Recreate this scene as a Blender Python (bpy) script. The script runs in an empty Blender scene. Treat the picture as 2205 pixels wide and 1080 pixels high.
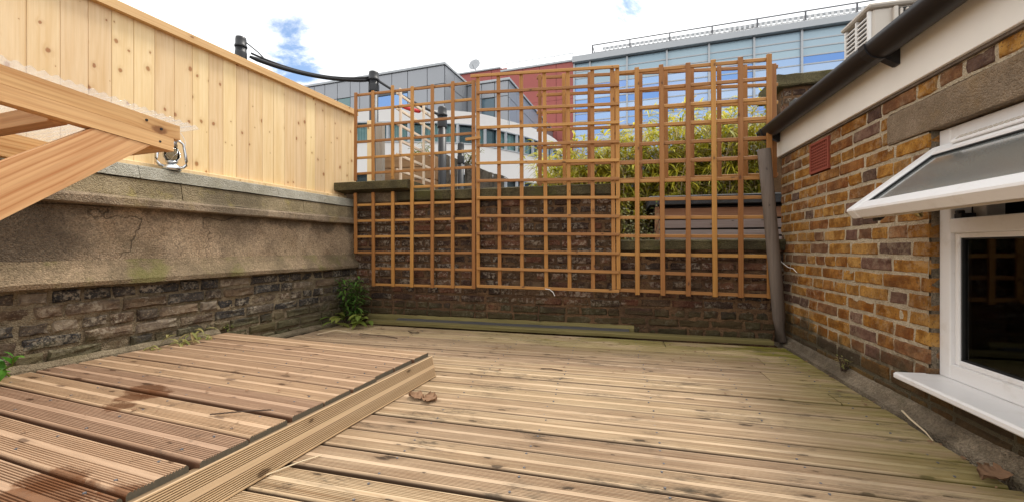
import bpy, bmesh, math, random
from mathutils import Vector, Matrix, noise as mnoise

R = random.Random(11)
sc = bpy.context.scene
col = sc.collection

# ------------------------------------------------------------------ camera
cam_d = bpy.data.cameras.new('camera')
cam = bpy.data.objects.new('camera', cam_d)
col.objects.link(cam)
cam.location = (0, 0, 0.73)
cam.rotation_euler = (math.radians(90), 0, math.radians(14.54))
cam_d.sensor_width = 36
cam_d.lens = 870 / 2205 * 36
cam_d.shift_y = -8 / 2205
cam_d.clip_start = 0.02
cam_d.clip_end = 2000
sc.camera = cam

# ------------------------------------------------------------------ sky and sun
SUN_AZ, SUN_EL = math.radians(38), math.radians(62)       # clockwise from +Y
w = bpy.data.worlds.new('World')
sc.world = w
w.use_nodes = True
nt = w.node_tree
nt.nodes.clear()
n_out = nt.nodes.new('ShaderNodeOutputWorld')
n_bg = nt.nodes.new('ShaderNodeBackground')
n_sky = nt.nodes.new('ShaderNodeTexSky')
n_sky.sky_type = 'NISHITA'
n_sky.sun_disc = False
n_sky.sun_elevation = SUN_EL
n_sky.sun_rotation = SUN_AZ
n_sky.dust_density = 0.6
n_tc = nt.nodes.new('ShaderNodeTexCoord')
n_no = nt.nodes.new('ShaderNodeTexNoise')
n_no.inputs['Scale'].default_value = 2.6
n_no.inputs['Detail'].default_value = 9
n_no.inputs['Roughness'].default_value = 0.68
n_no.inputs['Distortion'].default_value = 0.35
n_map = nt.nodes.new('ShaderNodeMapping')
n_map.inputs['Location'].default_value = (3.1, 1.7, 0.4)
n_map.inputs['Scale'].default_value = (1, 1, 1.9)
nt.links.new(n_tc.outputs['Generated'], n_map.inputs['Vector'])
nt.links.new(n_map.outputs['Vector'], n_no.inputs['Vector'])
# openings in the cloud where blue shows through
def gap(direction, r0, r1, amt):
    d = Vector(direction).normalized()
    vm = nt.nodes.new('ShaderNodeVectorMath'); vm.operation = 'DISTANCE'
    vm.inputs[1].default_value = d
    nt.links.new(n_tc.outputs['Generated'], vm.inputs[0])
    mr = nt.nodes.new('ShaderNodeMapRange')
    mr.interpolation_type = 'SMOOTHSTEP'
    mr.inputs['From Min'].default_value = r0; mr.inputs['From Max'].default_value = r1
    mr.inputs['To Min'].default_value = amt; mr.inputs['To Max'].default_value = 0
    nt.links.new(vm.outputs['Value'], mr.inputs['Value'])
    return mr.outputs['Result']
acc = n_no.outputs['Fac']
for g in (((-0.81, 0.823, 0.50), 0.01, 0.17, 0.175), ((0.015, 1.04, 0.57), 0.01, 0.12, 0.15), ((-0.75, 0.85, 0.40), 0.01, 0.15, 0.13)):
    m_ = nt.nodes.new('ShaderNodeMath'); m_.operation = 'SUBTRACT'
    nt.links.new(acc, m_.inputs[0]); nt.links.new(gap(*g), m_.inputs[1])
    acc = m_.outputs[0]
n_mask = nt.nodes.new('ShaderNodeMapRange'); n_mask.interpolation_type = 'SMOOTHSTEP'
n_mask.inputs['From Min'].default_value = 0.23; n_mask.inputs['From Max'].default_value = 0.36
nt.links.new(acc, n_mask.inputs['Value'])
n_no2 = nt.nodes.new('ShaderNodeTexNoise'); n_no2.inputs['Scale'].default_value = 3.4; n_no2.inputs['Detail'].default_value = 6
nt.links.new(n_map.outputs['Vector'], n_no2.inputs['Vector'])
n_cr = nt.nodes.new('ShaderNodeValToRGB')
n_cr.color_ramp.elements[0].position = 0.3; n_cr.color_ramp.elements[0].color = (6.2, 6.35, 6.5, 1)
n_cr.color_ramp.elements[1].position = 0.62; n_cr.color_ramp.elements[1].color = (8.8, 8.8, 8.75, 1)
nt.links.new(n_no2.outputs['Fac'], n_cr.inputs['Fac'])
n_mx = nt.nodes.new('ShaderNodeMix'); n_mx.data_type = 'RGBA'
nt.links.new(n_mask.outputs['Result'], n_mx.inputs[0])
nt.links.new(n_sky.outputs['Color'], n_mx.inputs[6])
nt.links.new(n_cr.outputs['Color'], n_mx.inputs[7])
nt.links.new(n_mx.outputs[2], n_bg.inputs['Color'])
n_bg.inputs['Strength'].default_value = 0.12
nt.links.new(n_bg.outputs['Background'], n_out.inputs['Surface'])

sun_d = bpy.data.lights.new('sun', 'SUN')
sun_d.energy = 1.9
sun_d.angle = math.radians(13)
sun_d.color = (1.0, 0.95, 0.87)
sun = bpy.data.objects.new('sun', sun_d)
col.objects.link(sun)
sdir = Vector((math.sin(SUN_AZ) * math.cos(SUN_EL), math.cos(SUN_AZ) * math.cos(SUN_EL), math.sin(SUN_EL)))
sun.rotation_euler = sdir.to_track_quat('Z', 'Y').to_euler()
sun.location = (4, 3, 8)

sc.view_settings.view_transform = 'Standard'
sc.view_settings.look = 'None'
sc.view_settings.exposure = 0.8
sc.view_settings.gamma = 1
sc.view_settings.use_curve_mapping = False
sc.render.engine = 'CYCLES'
sc.cycles.max_bounces = 6
sc.cycles.transparent_max_bounces = 16

# ------------------------------------------------------------------ materials
class G:
    """small node-graph writer"""
    def __init__(s, name):
        s.m = bpy.data.materials.new(name); s.m.use_nodes = True
        s.t = s.m.node_tree; s.t.nodes.clear()
        s.out = s.t.nodes.new('ShaderNodeOutputMaterial')
        s.b = s.t.nodes.new('ShaderNodeBsdfPrincipled')
        s.t.links.new(s.b.outputs[0], s.out.inputs[0])
        s._tc = s._geo = s._oi = None
    def n(s, kind): return s.t.nodes.new('ShaderNode' + kind)
    def put(s, inp, v):
        if hasattr(v, 'is_linked') or isinstance(v, bpy.types.NodeSocket): s.t.links.new(v, inp)
        elif isinstance(v, (tuple, list)) and len(v) == 3 and inp.type == 'RGBA': inp.default_value = (*v, 1)
        else: inp.default_value = v
    def obj(s):
        if not s._tc: s._tc = s.n('TexCoord')
        return s._tc.outputs['Object']
    def pos(s):
        if not s._geo: s._geo = s.n('NewGeometry')
        return s._geo.outputs['Position']
    def island(s):
        if not s._geo: s._geo = s.n('NewGeometry')
        return s._geo.outputs['Random Per Island']
    def rnd(s):
        if not s._oi: s._oi = s.n('ObjectInfo')
        return s._oi.outputs['Random']
    def mth(s, op, a, b=0.0, c=None, clamp=False):
        k = s.n('Math'); k.operation = op; k.use_clamp = clamp
        s.put(k.inputs[0], a); s.put(k.inputs[1], b)
        if c is not None: s.put(k.inputs[2], c)
        return k.outputs[0]
    def vm(s, op, a, b):
        k = s.n('VectorMath'); k.operation = op
        s.put(k.inputs[0], a); s.put(k.inputs[1], b)
        return k.outputs['Value'] if op in ('DISTANCE', 'LENGTH', 'DOT_PRODUCT') else k.outputs[0]
    def sep(s, v):
        k = s.n('SeparateXYZ'); s.put(k.inputs[0], v); return k.outputs
    def comb(s, x, y, z):
        k = s.n('CombineXYZ'); s.put(k.inputs[0], x); s.put(k.inputs[1], y); s.put(k.inputs[2], z); return k.outputs[0]
    def noise(s, v, scale, detail=3, rough=.5, dist=0.0):
        k = s.n('TexNoise'); s.put(k.inputs['Vector'], v)
        k.inputs['Scale'].default_value = scale; k.inputs['Detail'].default_value = detail
        k.inputs['Roughness'].default_value = rough; k.inputs['Distortion'].default_value = dist
        return k.outputs['Fac']
    def vor(s, v, scale, feature='F1', rand=1.0, out='Distance', dims='3D'):
        k = s.n('TexVoronoi'); k.feature = feature; k.voronoi_dimensions = dims
        s.put(k.inputs['Vector'], v)
        k.inputs['Scale'].default_value = scale; k.inputs['Randomness'].default_value = rand
        return k.outputs if out is None else k.outputs[out]
    def step(s, v, a, b, lo=0.0, hi=1.0):
        k = s.n('MapRange'); k.interpolation_type = 'SMOOTHSTEP'
        s.put(k.inputs['Value'], v)
        s.put(k.inputs['From Min'], a); s.put(k.inputs['From Max'], b)
        k.inputs['To Min'].default_value = lo; k.inputs['To Max'].default_value = hi
        return k.outputs['Result']
    def ramp(s, fac, stops, const=False):
        k = s.n('ValToRGB'); cr = k.color_ramp
        cr.interpolation = 'CONSTANT' if const else 'LINEAR'
        while len(cr.elements) < len(stops): cr.elements.new(0.5)
        for e, (p, c) in zip(cr.elements, stops):
            e.position = p; e.color = (*c, 1)
        s.put(k.inputs['Fac'], fac); return k.outputs['Color']
    def mix(s, fac, a, b, mode='MIX'):
        k = s.n('Mix'); k.data_type = 'RGBA'; k.blend_type = mode
        s.put(k.inputs[0], fac); s.put(k.inputs[6], a); s.put(k.inputs[7], b)
        return k.outputs[2]
    def hsv(s, c, hue=0.5, sat=1.0, val=1.0):
        k = s.n('HueSaturation'); s.put(k.inputs['Hue'], hue); s.put(k.inputs['Saturation'], sat); s.put(k.inputs['Value'], val)
        s.put(k.inputs['Color'], c); return k.outputs[0]
    def bump(s, hgt, strength=.5, dist=.005):
        k = s.n('Bump'); k.inputs['Strength'].default_value = strength; k.inputs['Distance'].default_value = dist
        s.put(k.inputs['Height'], hgt); s.t.links.new(k.outputs[0], s.b.inputs['Normal'])
    def done(s, color=None, rough=.7, metal=0.0, spec=.4):
        if color is not None: s.put(s.b.inputs['Base Color'], color)
        s.put(s.b.inputs['Roughness'], rough); s.b.inputs['Metallic'].default_value = metal
        s.b.inputs['Specular IOR Level'].default_value = spec
        return s.m

MT = {}
def plain(name, c, rough=.6, metal=0., spec=.4, var=.08, scale=30.):
    g = G(name)
    k = g.noise(g.pos(), scale, 4, .6)
    v = g.mth('MULTIPLY_ADD', k, var * 2, 1 - var)
    cc = g.mix(1.0, c, g.comb(v, v, v), 'MULTIPLY')
    MT[name] = g.done(cc, rough, metal, spec)

def wood(name, light, dark, knot, axis='x', kn=.6, fine=.25, var=.12, rough=.65, kscale=(4., 8.), ring=34., extra=None, streak=.5):
    """timber along one axis of the object: growth bands, fibres, knots, board-to-board difference"""
    g = G(name)
    o = g.sep(g.obj())
    L, W, T = {'x': (0, 1, 2), 'z': (2, 0, 1), 'xz': (0, 2, 1)}[axis]
    rn = g.mth('MULTIPLY', g.rnd(), 61.7)
    Lc = g.mth('ADD', o[L], rn); Wc = g.mth('ADD', o[W], g.mth('MULTIPLY', g.rnd(), 23.1)); Tc = o[T]
    kv = g.vor(g.vm('ADD', g.comb(g.mth('MULTIPLY', Lc, kscale[0]), g.mth('MULTIPLY', Wc, kscale[1]), 0.0), g.comb(g.mth('MULTIPLY', g.noise(g.comb(Lc, Wc, Tc), 45., 3), .09), g.mth('MULTIPLY', g.noise(g.comb(Wc, Lc, Tc), 38., 3), .09), 0.)), 1.0, out=None, dims='2D')
    kd = kv['Distance']; kr = g.sep(kv['Color'])
    rad = g.mth('MULTIPLY', g.mth('MAXIMUM', g.mth('ADD', kr[0], -.3), 0.), .24 * kn)
    kmask = g.step(g.mth('DIVIDE', kd, g.mth('MAXIMUM', rad, .012)), .55, 1.15, 1., 0.)
    halo = g.mth('MULTIPLY', g.step(g.mth('DIVIDE', kd, g.mth('MAXIMUM', rad, .012)), .6, 3.2, 1., 0.), g.step(rad, .0, .04))
    dw = g.noise(g.comb(g.mth('MULTIPLY', Lc, 1.1), g.mth('MULTIPLY', Wc, 4.), g.mth('MULTIPLY', Tc, 4.)), 1., 2)
    band = g.mth('ADD', g.mth('MULTIPLY', Wc, ring * 10), g.mth('ADD', g.mth('MULTIPLY', dw, 26.), g.mth('MULTIPLY', halo, 4.0)))
    band = g.mth('MULTIPLY_ADD', g.mth('SINE', g.mth('ADD', band, g.mth('MULTIPLY', Tc, 60.))), .5, .5)
    fib = g.noise(g.comb(g.mth('MULTIPLY', Lc, 6.), g.mth('MULTIPLY', Wc, 230.), g.mth('MULTIPLY', Tc, 230.)), 1., 3, .6)
    big = g.noise(g.comb(g.mth('MULTIPLY', Lc, 1.6), g.mth('MULTIPLY', Wc, 16.), g.mth('MULTIPLY', Tc, 16.)), 1., 4, .6)
    lin = g.step(g.noise(g.comb(g.mth('MULTIPLY', Lc, .9), g.mth('MULTIPLY', g.mth('ADD', Wc, g.mth('MULTIPLY', halo, .012)), 75.), g.mth('MULTIPLY', Tc, 75.)), 1., 2, .5), .42, .66)
    band = g.mth('ADD', g.mth('MULTIPLY', g.mth('MULTIPLY', band, band), g.step(dw, .35, .65, .1, .55)), g.mth('MULTIPLY', lin, .6))
    f = g.mth('ADD', g.mth('MULTIPLY', band, streak), g.mth('MULTIPLY', g.step(big, .3, .72), 1 - streak))
    c = g.mix(f, light, dark)
    v = g.mth('MULTIPLY_ADD', fib, fine * 2, 1 - fine)
    c = g.mix(1.0, c, g.comb(v, v, v), 'MULTIPLY')
    c = g.mix(g.mth('MULTIPLY', halo, .35), c, g.mix(.35, dark, knot))
    c = g.mix(g.mth('MULTIPLY', g.mth('MULTIPLY', kmask, g.step(rad, .0, .012)), .88), c, knot)
    val = g.mth('MULTIPLY_ADD', g.rnd(), var * 2, 1 - var)
    c = g.hsv(c, g.mth('MULTIPLY_ADD', g.rnd(), .014, .493), g.mth('MULTIPLY_ADD', kr[1], .0, 1.0), val)
    if extra: c = extra(g, c, o)
    hgt = g.mth('ADD', g.mth('MULTIPLY', fib, .6), g.mth('MULTIPLY', kmask, -.3))
    g.bump(hgt, .35, .002)
    MT[name] = g.done(c, rough)

def brickmat(name, cols, speck, soot, lime, dirt, sootamt=.5, limeamt=.3):
    g = G(name)
    c = g.ramp(g.rnd(), [(i / len(cols), k) for i, k in enumerate(cols)], True)
    p = g.pos()
    o = g.vm('ADD', g.obj(), g.comb(g.mth('MULTIPLY', g.rnd(), 31.), 0., 0.))
    n1 = g.noise(o, 14., 5, .65)
    c = g.mix(g.step(n1, .36, .64), g.hsv(c, .503, 1., 1.12), g.hsv(c, .488, 1.08, .56))
    c = g.mix(g.mth('MULTIPLY', g.step(g.noise(o, 85., 3, .65), .54, .66), .7), c, speck)
    c = g.mix(g.mth('MULTIPLY', g.step(g.noise(p, 5.5, 6, .65), .5 - .2 * sootamt, .68), sootamt), c, soot)
    lm = g.mth('MULTIPLY', g.step(g.noise(p, 6., 3, .5), .44, .6), g.step(g.noise(p, 38., 5, .7), .46, .58))
    c = g.mix(g.mth('MULTIPLY', lm, limeamt), c, lime)
    # damp growth on the lowest courses, ragged upper limit
    z = g.sep(p)[2]
    dm = g.step(g.mth('ADD', z, g.mth('MULTIPLY', g.noise(p, 6., 4, .6), -.34)), -.02, .10, 1., 0.)
    c = g.mix(g.mth('MULTIPLY', dm, .75), c, dirt)
    h = g.mth('ADD', g.noise(o, 90., 5, .7), g.mth('MULTIPLY', n1, 1.2))
    g.bump(h, 1., .009)
    MT[name] = g.done(c, .88, 0, .25)

def stone(name, c1, c2, stain, moss, stainamt=.5, mossamt=.3, pebble=.5, crack=0., damp=0.):
    g = G(name)
    p = g.pos()
    n = g.noise(p, 6., 6, .65)
    c = g.mix(g.step(n, .32, .68), c1, c2)
    sp = g.vor(p, 150., out=None)
    pv = g.mth('MULTIPLY_ADD', g.sep(sp['Color'])[0], pebble, 1 - pebble * .5)
    c = g.mix(1., c, g.comb(pv, pv, pv), 'MULTIPLY')
    pits = g.step(g.noise(p, 48., 3, .6), .64, .70)
    c = g.mix(g.mth('MULTIPLY', pits, .5), c, stain)
    c = g.mix(g.mth('MULTIPLY', g.step(g.noise(p, 2.3, 5, .62), .44, .6), stainamt), c, stain)
    c = g.mix(g.mth('MULTIPLY', g.step(g.noise(p, 3.7, 6, .7), .5, .66), mossamt), c, moss)
    if damp:
        dm = g.step(g.mth('ADD', g.sep(p)[2], g.mth('MULTIPLY', g.noise(p, 6., 4, .6), -.34)), -.02, .10, 1., 0.)
        c = g.mix(g.mth('MULTIPLY', dm, damp), c, (.05, .042, .022))
    h = g.mth('ADD', g.mth('MULTIPLY', sp['Distance'], -.8), g.noise(p, 40., 5, .7))
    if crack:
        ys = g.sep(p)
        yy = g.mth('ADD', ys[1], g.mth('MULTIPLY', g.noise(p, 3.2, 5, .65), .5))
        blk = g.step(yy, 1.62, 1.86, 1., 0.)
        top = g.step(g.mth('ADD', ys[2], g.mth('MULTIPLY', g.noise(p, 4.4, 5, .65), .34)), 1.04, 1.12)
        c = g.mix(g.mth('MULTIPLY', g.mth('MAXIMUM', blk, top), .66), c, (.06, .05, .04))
        pw = g.vm('ADD', p, g.comb(g.mth('MULTIPLY', g.noise(p, 5., 3), .5), g.mth('MULTIPLY', g.noise(p, 4.3, 3), .5), 0.))
        e = g.vor(pw, .95, 'DISTANCE_TO_EDGE')
        cm = g.step(e, .0012, .0042, 1., 0.)
        c = g.mix(g.mth('MULTIPLY', cm, crack), c, (.03, .025, .02))
        h = g.mth('ADD', h, g.mth('MULTIPLY', cm, -2.))
    g.bump(h, .9, .008)
    MT[name] = g.done(c, .92, 0, .2)

# --- timber
def deck_extra(g, c, o):
    p = g.pos(); s = g.sep(p)
    # bare flat strip down the middle of each board is paler
    mid = g.step(g.mth('ABSOLUTE', o[1]), .008, .012, 1., 0.)
    c = g.mix(g.mth('MULTIPLY', mid, .07), c, (.60, .50, .39))
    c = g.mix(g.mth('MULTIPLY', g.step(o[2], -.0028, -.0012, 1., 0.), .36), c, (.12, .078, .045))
    c = g.mix(g.mth('MULTIPLY', g.step(o[2], -.007, -.004, 1., 0.), .85), c, (.07, .036, .018))  # brown sides; rounded edges darkened too, painting in shade that widens the gaps
    grn = g.mth('ADD', g.step(s[1], 2.55, 3.5), g.mth('MULTIPLY', g.step(s[0], .55, 1.2), .75))
    grn = g.mth('MULTIPLY', grn, g.step(g.noise(g.comb(g.mth('MULTIPLY', s[0], .7), g.mth('MULTIPLY', s[1], 2.2), 0.), 2.4, 6, .65), .30, .56))
    lf = g.step(s[0], -1.7, -.1)
    grn = g.mth('MULTIPLY', grn, g.mth('MULTIPLY_ADD', lf, .75, .25))
    c = g.mix(g.mth('MULTIPLY', grn, .85, clamp=True), c, (.21, .185, .025))
    blk = g.mth('MULTIPLY', g.step(g.noise(g.vm('MULTIPLY', p, (.5, 1.4, 1.)), 4.3, 7, .7), .50, .68), g.step(g.noise(g.vm('MULTIPLY', p, (.35, 1.6, 1.)), 34., 4, .7), .42, .6))
    c = g.mix(g.mth('MULTIPLY', blk, .85), c, (.055, .042, .026))
    wp = g.step(g.noise(g.vm('MULTIPLY', p, (.45, 1.2, 1.)), 2.1, 5, .65), .42, .62)
    c = g.mix(g.mth('MULTIPLY', wp, .34), c, g.hsv(c, .495, 1.12, .62))
    return c
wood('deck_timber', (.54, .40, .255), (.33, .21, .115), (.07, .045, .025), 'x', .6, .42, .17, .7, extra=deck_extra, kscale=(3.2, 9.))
PHI = math.radians(4.8)
EU = Vector((math.cos(PHI), -math.sin(PHI), 0)); EV = Vector((math.sin(PHI), math.cos(PHI), 0))
PO = Vector((-1.0, 2.10, 0))
def plat_extra(g, c, o):
    p = g.pos()
    mid = g.step(g.mth('ABSOLUTE', o[1]), .008, .012, 1., 0.)
    c = g.mix(g.mth('MULTIPLY', mid, .10), c, (.54, .40, .30))
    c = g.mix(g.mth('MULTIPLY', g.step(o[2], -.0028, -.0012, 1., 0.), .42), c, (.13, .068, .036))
    c = g.mix(g.mth('MULTIPLY', g.step(o[2], -.007, -.004, 1., 0.), .8), c, (.10, .042, .02))  # reddish sides, with gap shade painted onto the rounded edges
    # spilt dark tea-coloured stains
    wob = g.mth('MULTIPLY', g.noise(p, 22., 4, .7), .11)
    for (u, v, r) in ((-.83, -.92, .125), (-.74, -.94, .105), (-.78, -1.0, .10), (-.72, -1.07, .095), (-.20, -1.47, .16), (-.28, -1.42, .12), (-.63, -1.52, .09), (-1.0, -1.33, .08), (-.05, -1.40, .09)):
        q = PO + EU * u + EV * v
        d = g.vm('DISTANCE', g.vm('MULTIPLY', p, (1., 1.5, 0.)), (q.x, q.y * 1.5, 0.))
        c = g.mix(g.mth('MULTIPLY', g.step(g.mth('ADD', d, wob), r, r + .035, 1., 0.), .8), c, (.13, .045, .012))
    blk = g.mth('MULTIPLY', g.step(g.noise(p, 4.1, 7, .7), .55, .68), g.step(g.noise(p, 30., 4, .7), .46, .6))
    return g.mix(g.mth('MULTIPLY', blk, .5), c, (.07, .045, .03))
wood('platform_timber', (.45, .30, .19), (.31, .19, .11), (.09, .045, .022), 'x', .7, .38, .15, .62, extra=plat_extra, kscale=(3.0, 9.))
def fascia_extra(g, c, o):
    c = g.mix(g.mth('MULTIPLY', g.step(g.mth('ABSOLUTE', o[1]), .011, .015, 1., 0.), .3), c, (.62, .46, .30))
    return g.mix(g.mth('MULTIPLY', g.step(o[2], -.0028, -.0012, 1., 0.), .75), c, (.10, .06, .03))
wood('fascia_timber', (.55, .39, .23), (.42, .275, .145), (.10, .055, .025), 'x', .6, .2, .05, .65, kscale=(3.4, 9.), extra=fascia_extra)
plain('end_grain', (.10, .085, .06), .9, var=.35, scale=120.)
wood('fresh_pine', (.82, .62, .36), (.70, .475, .22), (.34, .14, .04), 'z', .72, .08, .09, .55, kscale=(6.2, 8.5), ring=20., streak=.4)
wood('fence_cap_pine', (.66, .42, .19), (.52, .29, .10), (.26, .11, .03), 'xz', .5, .1, .05, .55, kscale=(4., 7.))
wood('orange_pine', (.74, .45, .21), (.43, .17, .05), (.22, .08, .025), 'xz', .8, .16, .07, .5, kscale=(3.2, 6.), ring=42., streak=.7)
wood('trellis_wood', (.41, .19, .05), (.30, .12, .026), (.11, .045, .015), 'z', .5, .25, .24, .6)
wood('trellis_rail', (.44, .215, .065), (.33, .145, .036), (.11, .045, .015), 'xz', .5, .25, .24, .6)
wood('pale_trellis_wood', (.74, .60, .46), (.62, .47, .33), (.3, .2, .1), 'z', .2, .12, .06)
wood('pale_trellis_rail', (.74, .60, .46), (.62, .47, .33), (.3, .2, .1), 'xz', .2, .12, .06)
wood('grey_wood', (.185, .145, .112), (.105, .08, .062), (.06, .045, .035), 'z', .3, .3, .1, .8)
wood('silver_post', (.40, .36, .31), (.27, .24, .20), (.1, .08, .06), 'z', .3, .25, .1, .8)
wood('planter_wood', (.36, .21, .10), (.25, .13, .055), (.09, .045, .02), 'xz', .4, .25, .15, .7)
wood('shed_wood', (.43, .22, .125), (.32, .14, .075), (.12, .05, .03), 'xz', .5, .2, .12, .7)
wood('shed_wood_grey', (.40, .32, .29), (.30, .22, .19), (.12, .08, .06), 'xz', .5, .2, .12, .7)
wood('green_timber', (.22, .175, .065), (.12, .095, .028), (.06, .05, .02), 'x', .3, .25, .08, .8)
# --- masonry
brickmat('london_stock', [(.45, .215, .042), (.38, .17, .034), (.48, .245, .058), (.34, .15, .04), (.42, .19, .036), (.31, .15, .065), (.25, .13, .065), (.40, .195, .045), (.32, .13, .036), (.21, .115, .08), (.46, .24, .065), (.13, .075, .055), (.44, .21, .045), (.38, .165, .036)],
         (.14, .07, .03), (.10, .06, .035), (.46, .36, .24), (.045, .037, .018), .42, .3)
brickmat('sooty_brick', [(.05, .043, .038), (.12, .085, .055), (.036, .034, .034), (.19, .135, .088), (.085, .065, .048), (.25, .20, .145), (.04, .037, .034), (.14, .095, .058)],
         (.25, .19, .12), (.035, .03, .026), (.42, .36, .27), (.08, .07, .03), .42, .55)
brickmat('dark_red_brick', [(.115, .06, .035), (.08, .042, .028), (.14, .062, .035), (.06, .036, .026), (.10, .062, .036), (.17, .075, .042), (.05, .034, .027), (.13, .08, .045)],
         (.22, .13, .08), (.028, .02, .015), (.48, .40, .30), (.06, .05, .02), .5, .48)
stone('mortar_light', (.54, .45, .32), (.44, .355, .245), (.2, .145, .095), (.12, .1, .05), .18, .08, .25, 0., .85)
stone('mortar_left', (.25, .20, .13), (.14, .107, .068), (.06, .05, .035), (.12, .11, .04), .4, .3, .4)
stone('mortar_dark', (.21, .12, .062), (.13, .072, .038), (.03, .02, .015), (.07, .06, .025), .5, .2, .4)
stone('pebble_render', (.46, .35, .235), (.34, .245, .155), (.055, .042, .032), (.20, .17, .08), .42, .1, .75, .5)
stone('plinth_render', (.30, .22, .14), (.20, .15, .09), (.07, .055, .035), (.16, .17, .03), .35, .42, .6)
stone('ledge_stone', (.31, .235, .16), (.20, .15, .10), (.06, .05, .035), (.30, .23, .06), .4, .3, .5)
stone('upper_ledge', (.31, .245, .15), (.21, .165, .095), (.05, .04, .03), (.32, .26, .06), .5, .5, .4)
stone('grey_cement', (.39, .37, .31), (.30, .28, .22), (.12, .10, .06), (.28, .24, .10), .3, .4, .3)
stone('mossy_coping', (.125, .105, .052), (.075, .062, .032), (.035, .028, .018), (.10, .10, .024), .5, .5, .6)
stone('lintel_concrete', (.30, .225, .155), (.22, .16, .105), (.11, .075, .045), (.33, .20, .07), .35, .25, .3)
stone('concrete_fillet', (.30, .24, .17), (.18, .14, .095), (.06, .048, .035), (.11, .10, .04), .45, .4, .5)
stone('rubble', (.48, .43, .35), (.36, .31, .25), (.18, .15, .11), (.30, .28, .15), .35, .2, .4, .5)
stone('felt', (.10, .10, .105), (.075, .075, .08), (.05, .05, .05), (.10, .10, .06), .3, .2, .3)
stone('ground_asphalt', (.07, .07, .07), (.05, .05, .05), (.03, .03, .03), (.06, .06, .04), .3, .1, .2)
plain('lead', (.075, .073, .075), .55, .0, .5, .2, 14.)
plain('terracotta', (.27, .062, .036), .8, var=.2, scale=60.)
plain('fascia_paint', (.85, .81, .74), .55, var=.10, scale=4.)
g = G('upvc')
uc = g.mix(g.mth('MULTIPLY', g.step(g.noise(g.pos(), 11., 6, .7), .52, .72), .3), (.82, .80, .785), (.56, .51, .44))
MT['upvc'] = g.done(uc, .33, 0, .5)
plain('upvc_grubby', (.52, .46, .39), .5, 0, .4, .2, 14.)
plain('gutter_plastic', (.011, .008, .008), .5, 0, .5, .2, 20.)
plain('black_plastic', (.015, .015, .017), .45, 0, .5, .15, 30.)
plain('gasket', (.012, .012, .012), .6)
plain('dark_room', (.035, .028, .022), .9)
plain('brass', (.55, .40, .16), .35, .9)
plain('white_cord', (.75, .72, .68), .6)
plain('ac_paint', (.56, .50, .43), .5, 0, .4, .05, 5.)
plain('ac_white', (.74, .71, .67), .5, 0, .4, .05, 5.)
plain('ac_dark', (.03, .028, .026), .8)
plain('cladding_grey', (.30, .31, .33), .32, .35, .5, .05, .6)
plain('cladding_core', (.10, .105, .11), .7)
plain('render_white', (.74, .71, .68), .8, var=.05, scale=1.2)
plain('red_cladding', (.36, .095, .08), .6, 0, .4, .08, .8)
plain('steel_grey', (.40, .415, .43), .45, .3, .5, .05, 3.)
plain('rail_dark', (.12, .12, .13), .5)
plain('screen_white', (.78, .78, .78), .6)
plain('red_plastic', (.55, .03, .03), .5)
plain('steel', (.62, .64, .66), .22, 1.0, .5, .12, 60.)
plain('dry_leaf', (.21, .115, .06), .8, var=.35, scale=60.)
plain('straw', (.62, .50, .33), .7, var=.2, scale=60.)
plain('twig', (.075, .05, .035), .9)
plain('soil', (.05, .037, .025), .95, var=.3)
def glassmat(name, tint, refl, rough, dark):
    g = G(name)
    gl = g.n('BsdfGlossy'); gl.inputs['Roughness'].default_value = rough; gl.inputs['Color'].default_value = (*refl, 1)
    tr = g.n('BsdfTransparent'); tr.inputs['Color'].default_value = (*tint, 1)
    fr = g.n('Fresnel'); fr.inputs['IOR'].default_value = dark
    mx = g.n('MixShader'); g.t.links.new(fr.outputs[0], mx.inputs[0]); g.t.links.new(tr.outputs[0], mx.inputs[1]); g.t.links.new(gl.outputs[0], mx.inputs[2])
    g.t.links.new(mx.outputs[0], g.out.inputs[0]); g.t.nodes.remove(g.b)
    MT[name] = g.m
glassmat('window_glass', (.55, .56, .55), (.8, .83, .82), .025, 1.38)
glassmat('flat_pane', (.8, .85, .85), (.7, .8, .85), .03, 1.18)
# frosted grey glass of the open sash
g = G('sash_glass'); g.b.inputs['Transmission Weight'].default_value = .35
MT['sash_glass'] = g.done(g.mix(g.noise(g.pos(), 260., 2), (.15, .165, .16), (.22, .235, .225)), .14, 0, .5)
# clear corrugated roofing
g = G('clear_sheet')
tr = g.n('BsdfTransparent'); tr.inputs['Color'].default_value = (.93, .93, .93, 1)
tl = g.n('BsdfTranslucent'); tl.inputs['Color'].default_value = (.85, .83, .8, 1)
gl = g.n('BsdfGlossy'); gl.inputs['Roughness'].default_value = .12
m1 = g.n('MixShader'); m1.inputs[0].default_value = .15; m2 = g.n('MixShader'); m2.inputs[0].default_value = .06
g.t.links.new(tr.outputs[0], m1.inputs[1]); g.t.links.new(tl.outputs[0], m1.inputs[2])
g.t.links.new(m1.outputs[0], m2.inputs[1]); g.t.links.new(gl.outputs[0], m2.inputs[2]); g.t.links.new(m2.outputs[0], g.out.inputs[0])
MT['clear_sheet'] = g.m
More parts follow.
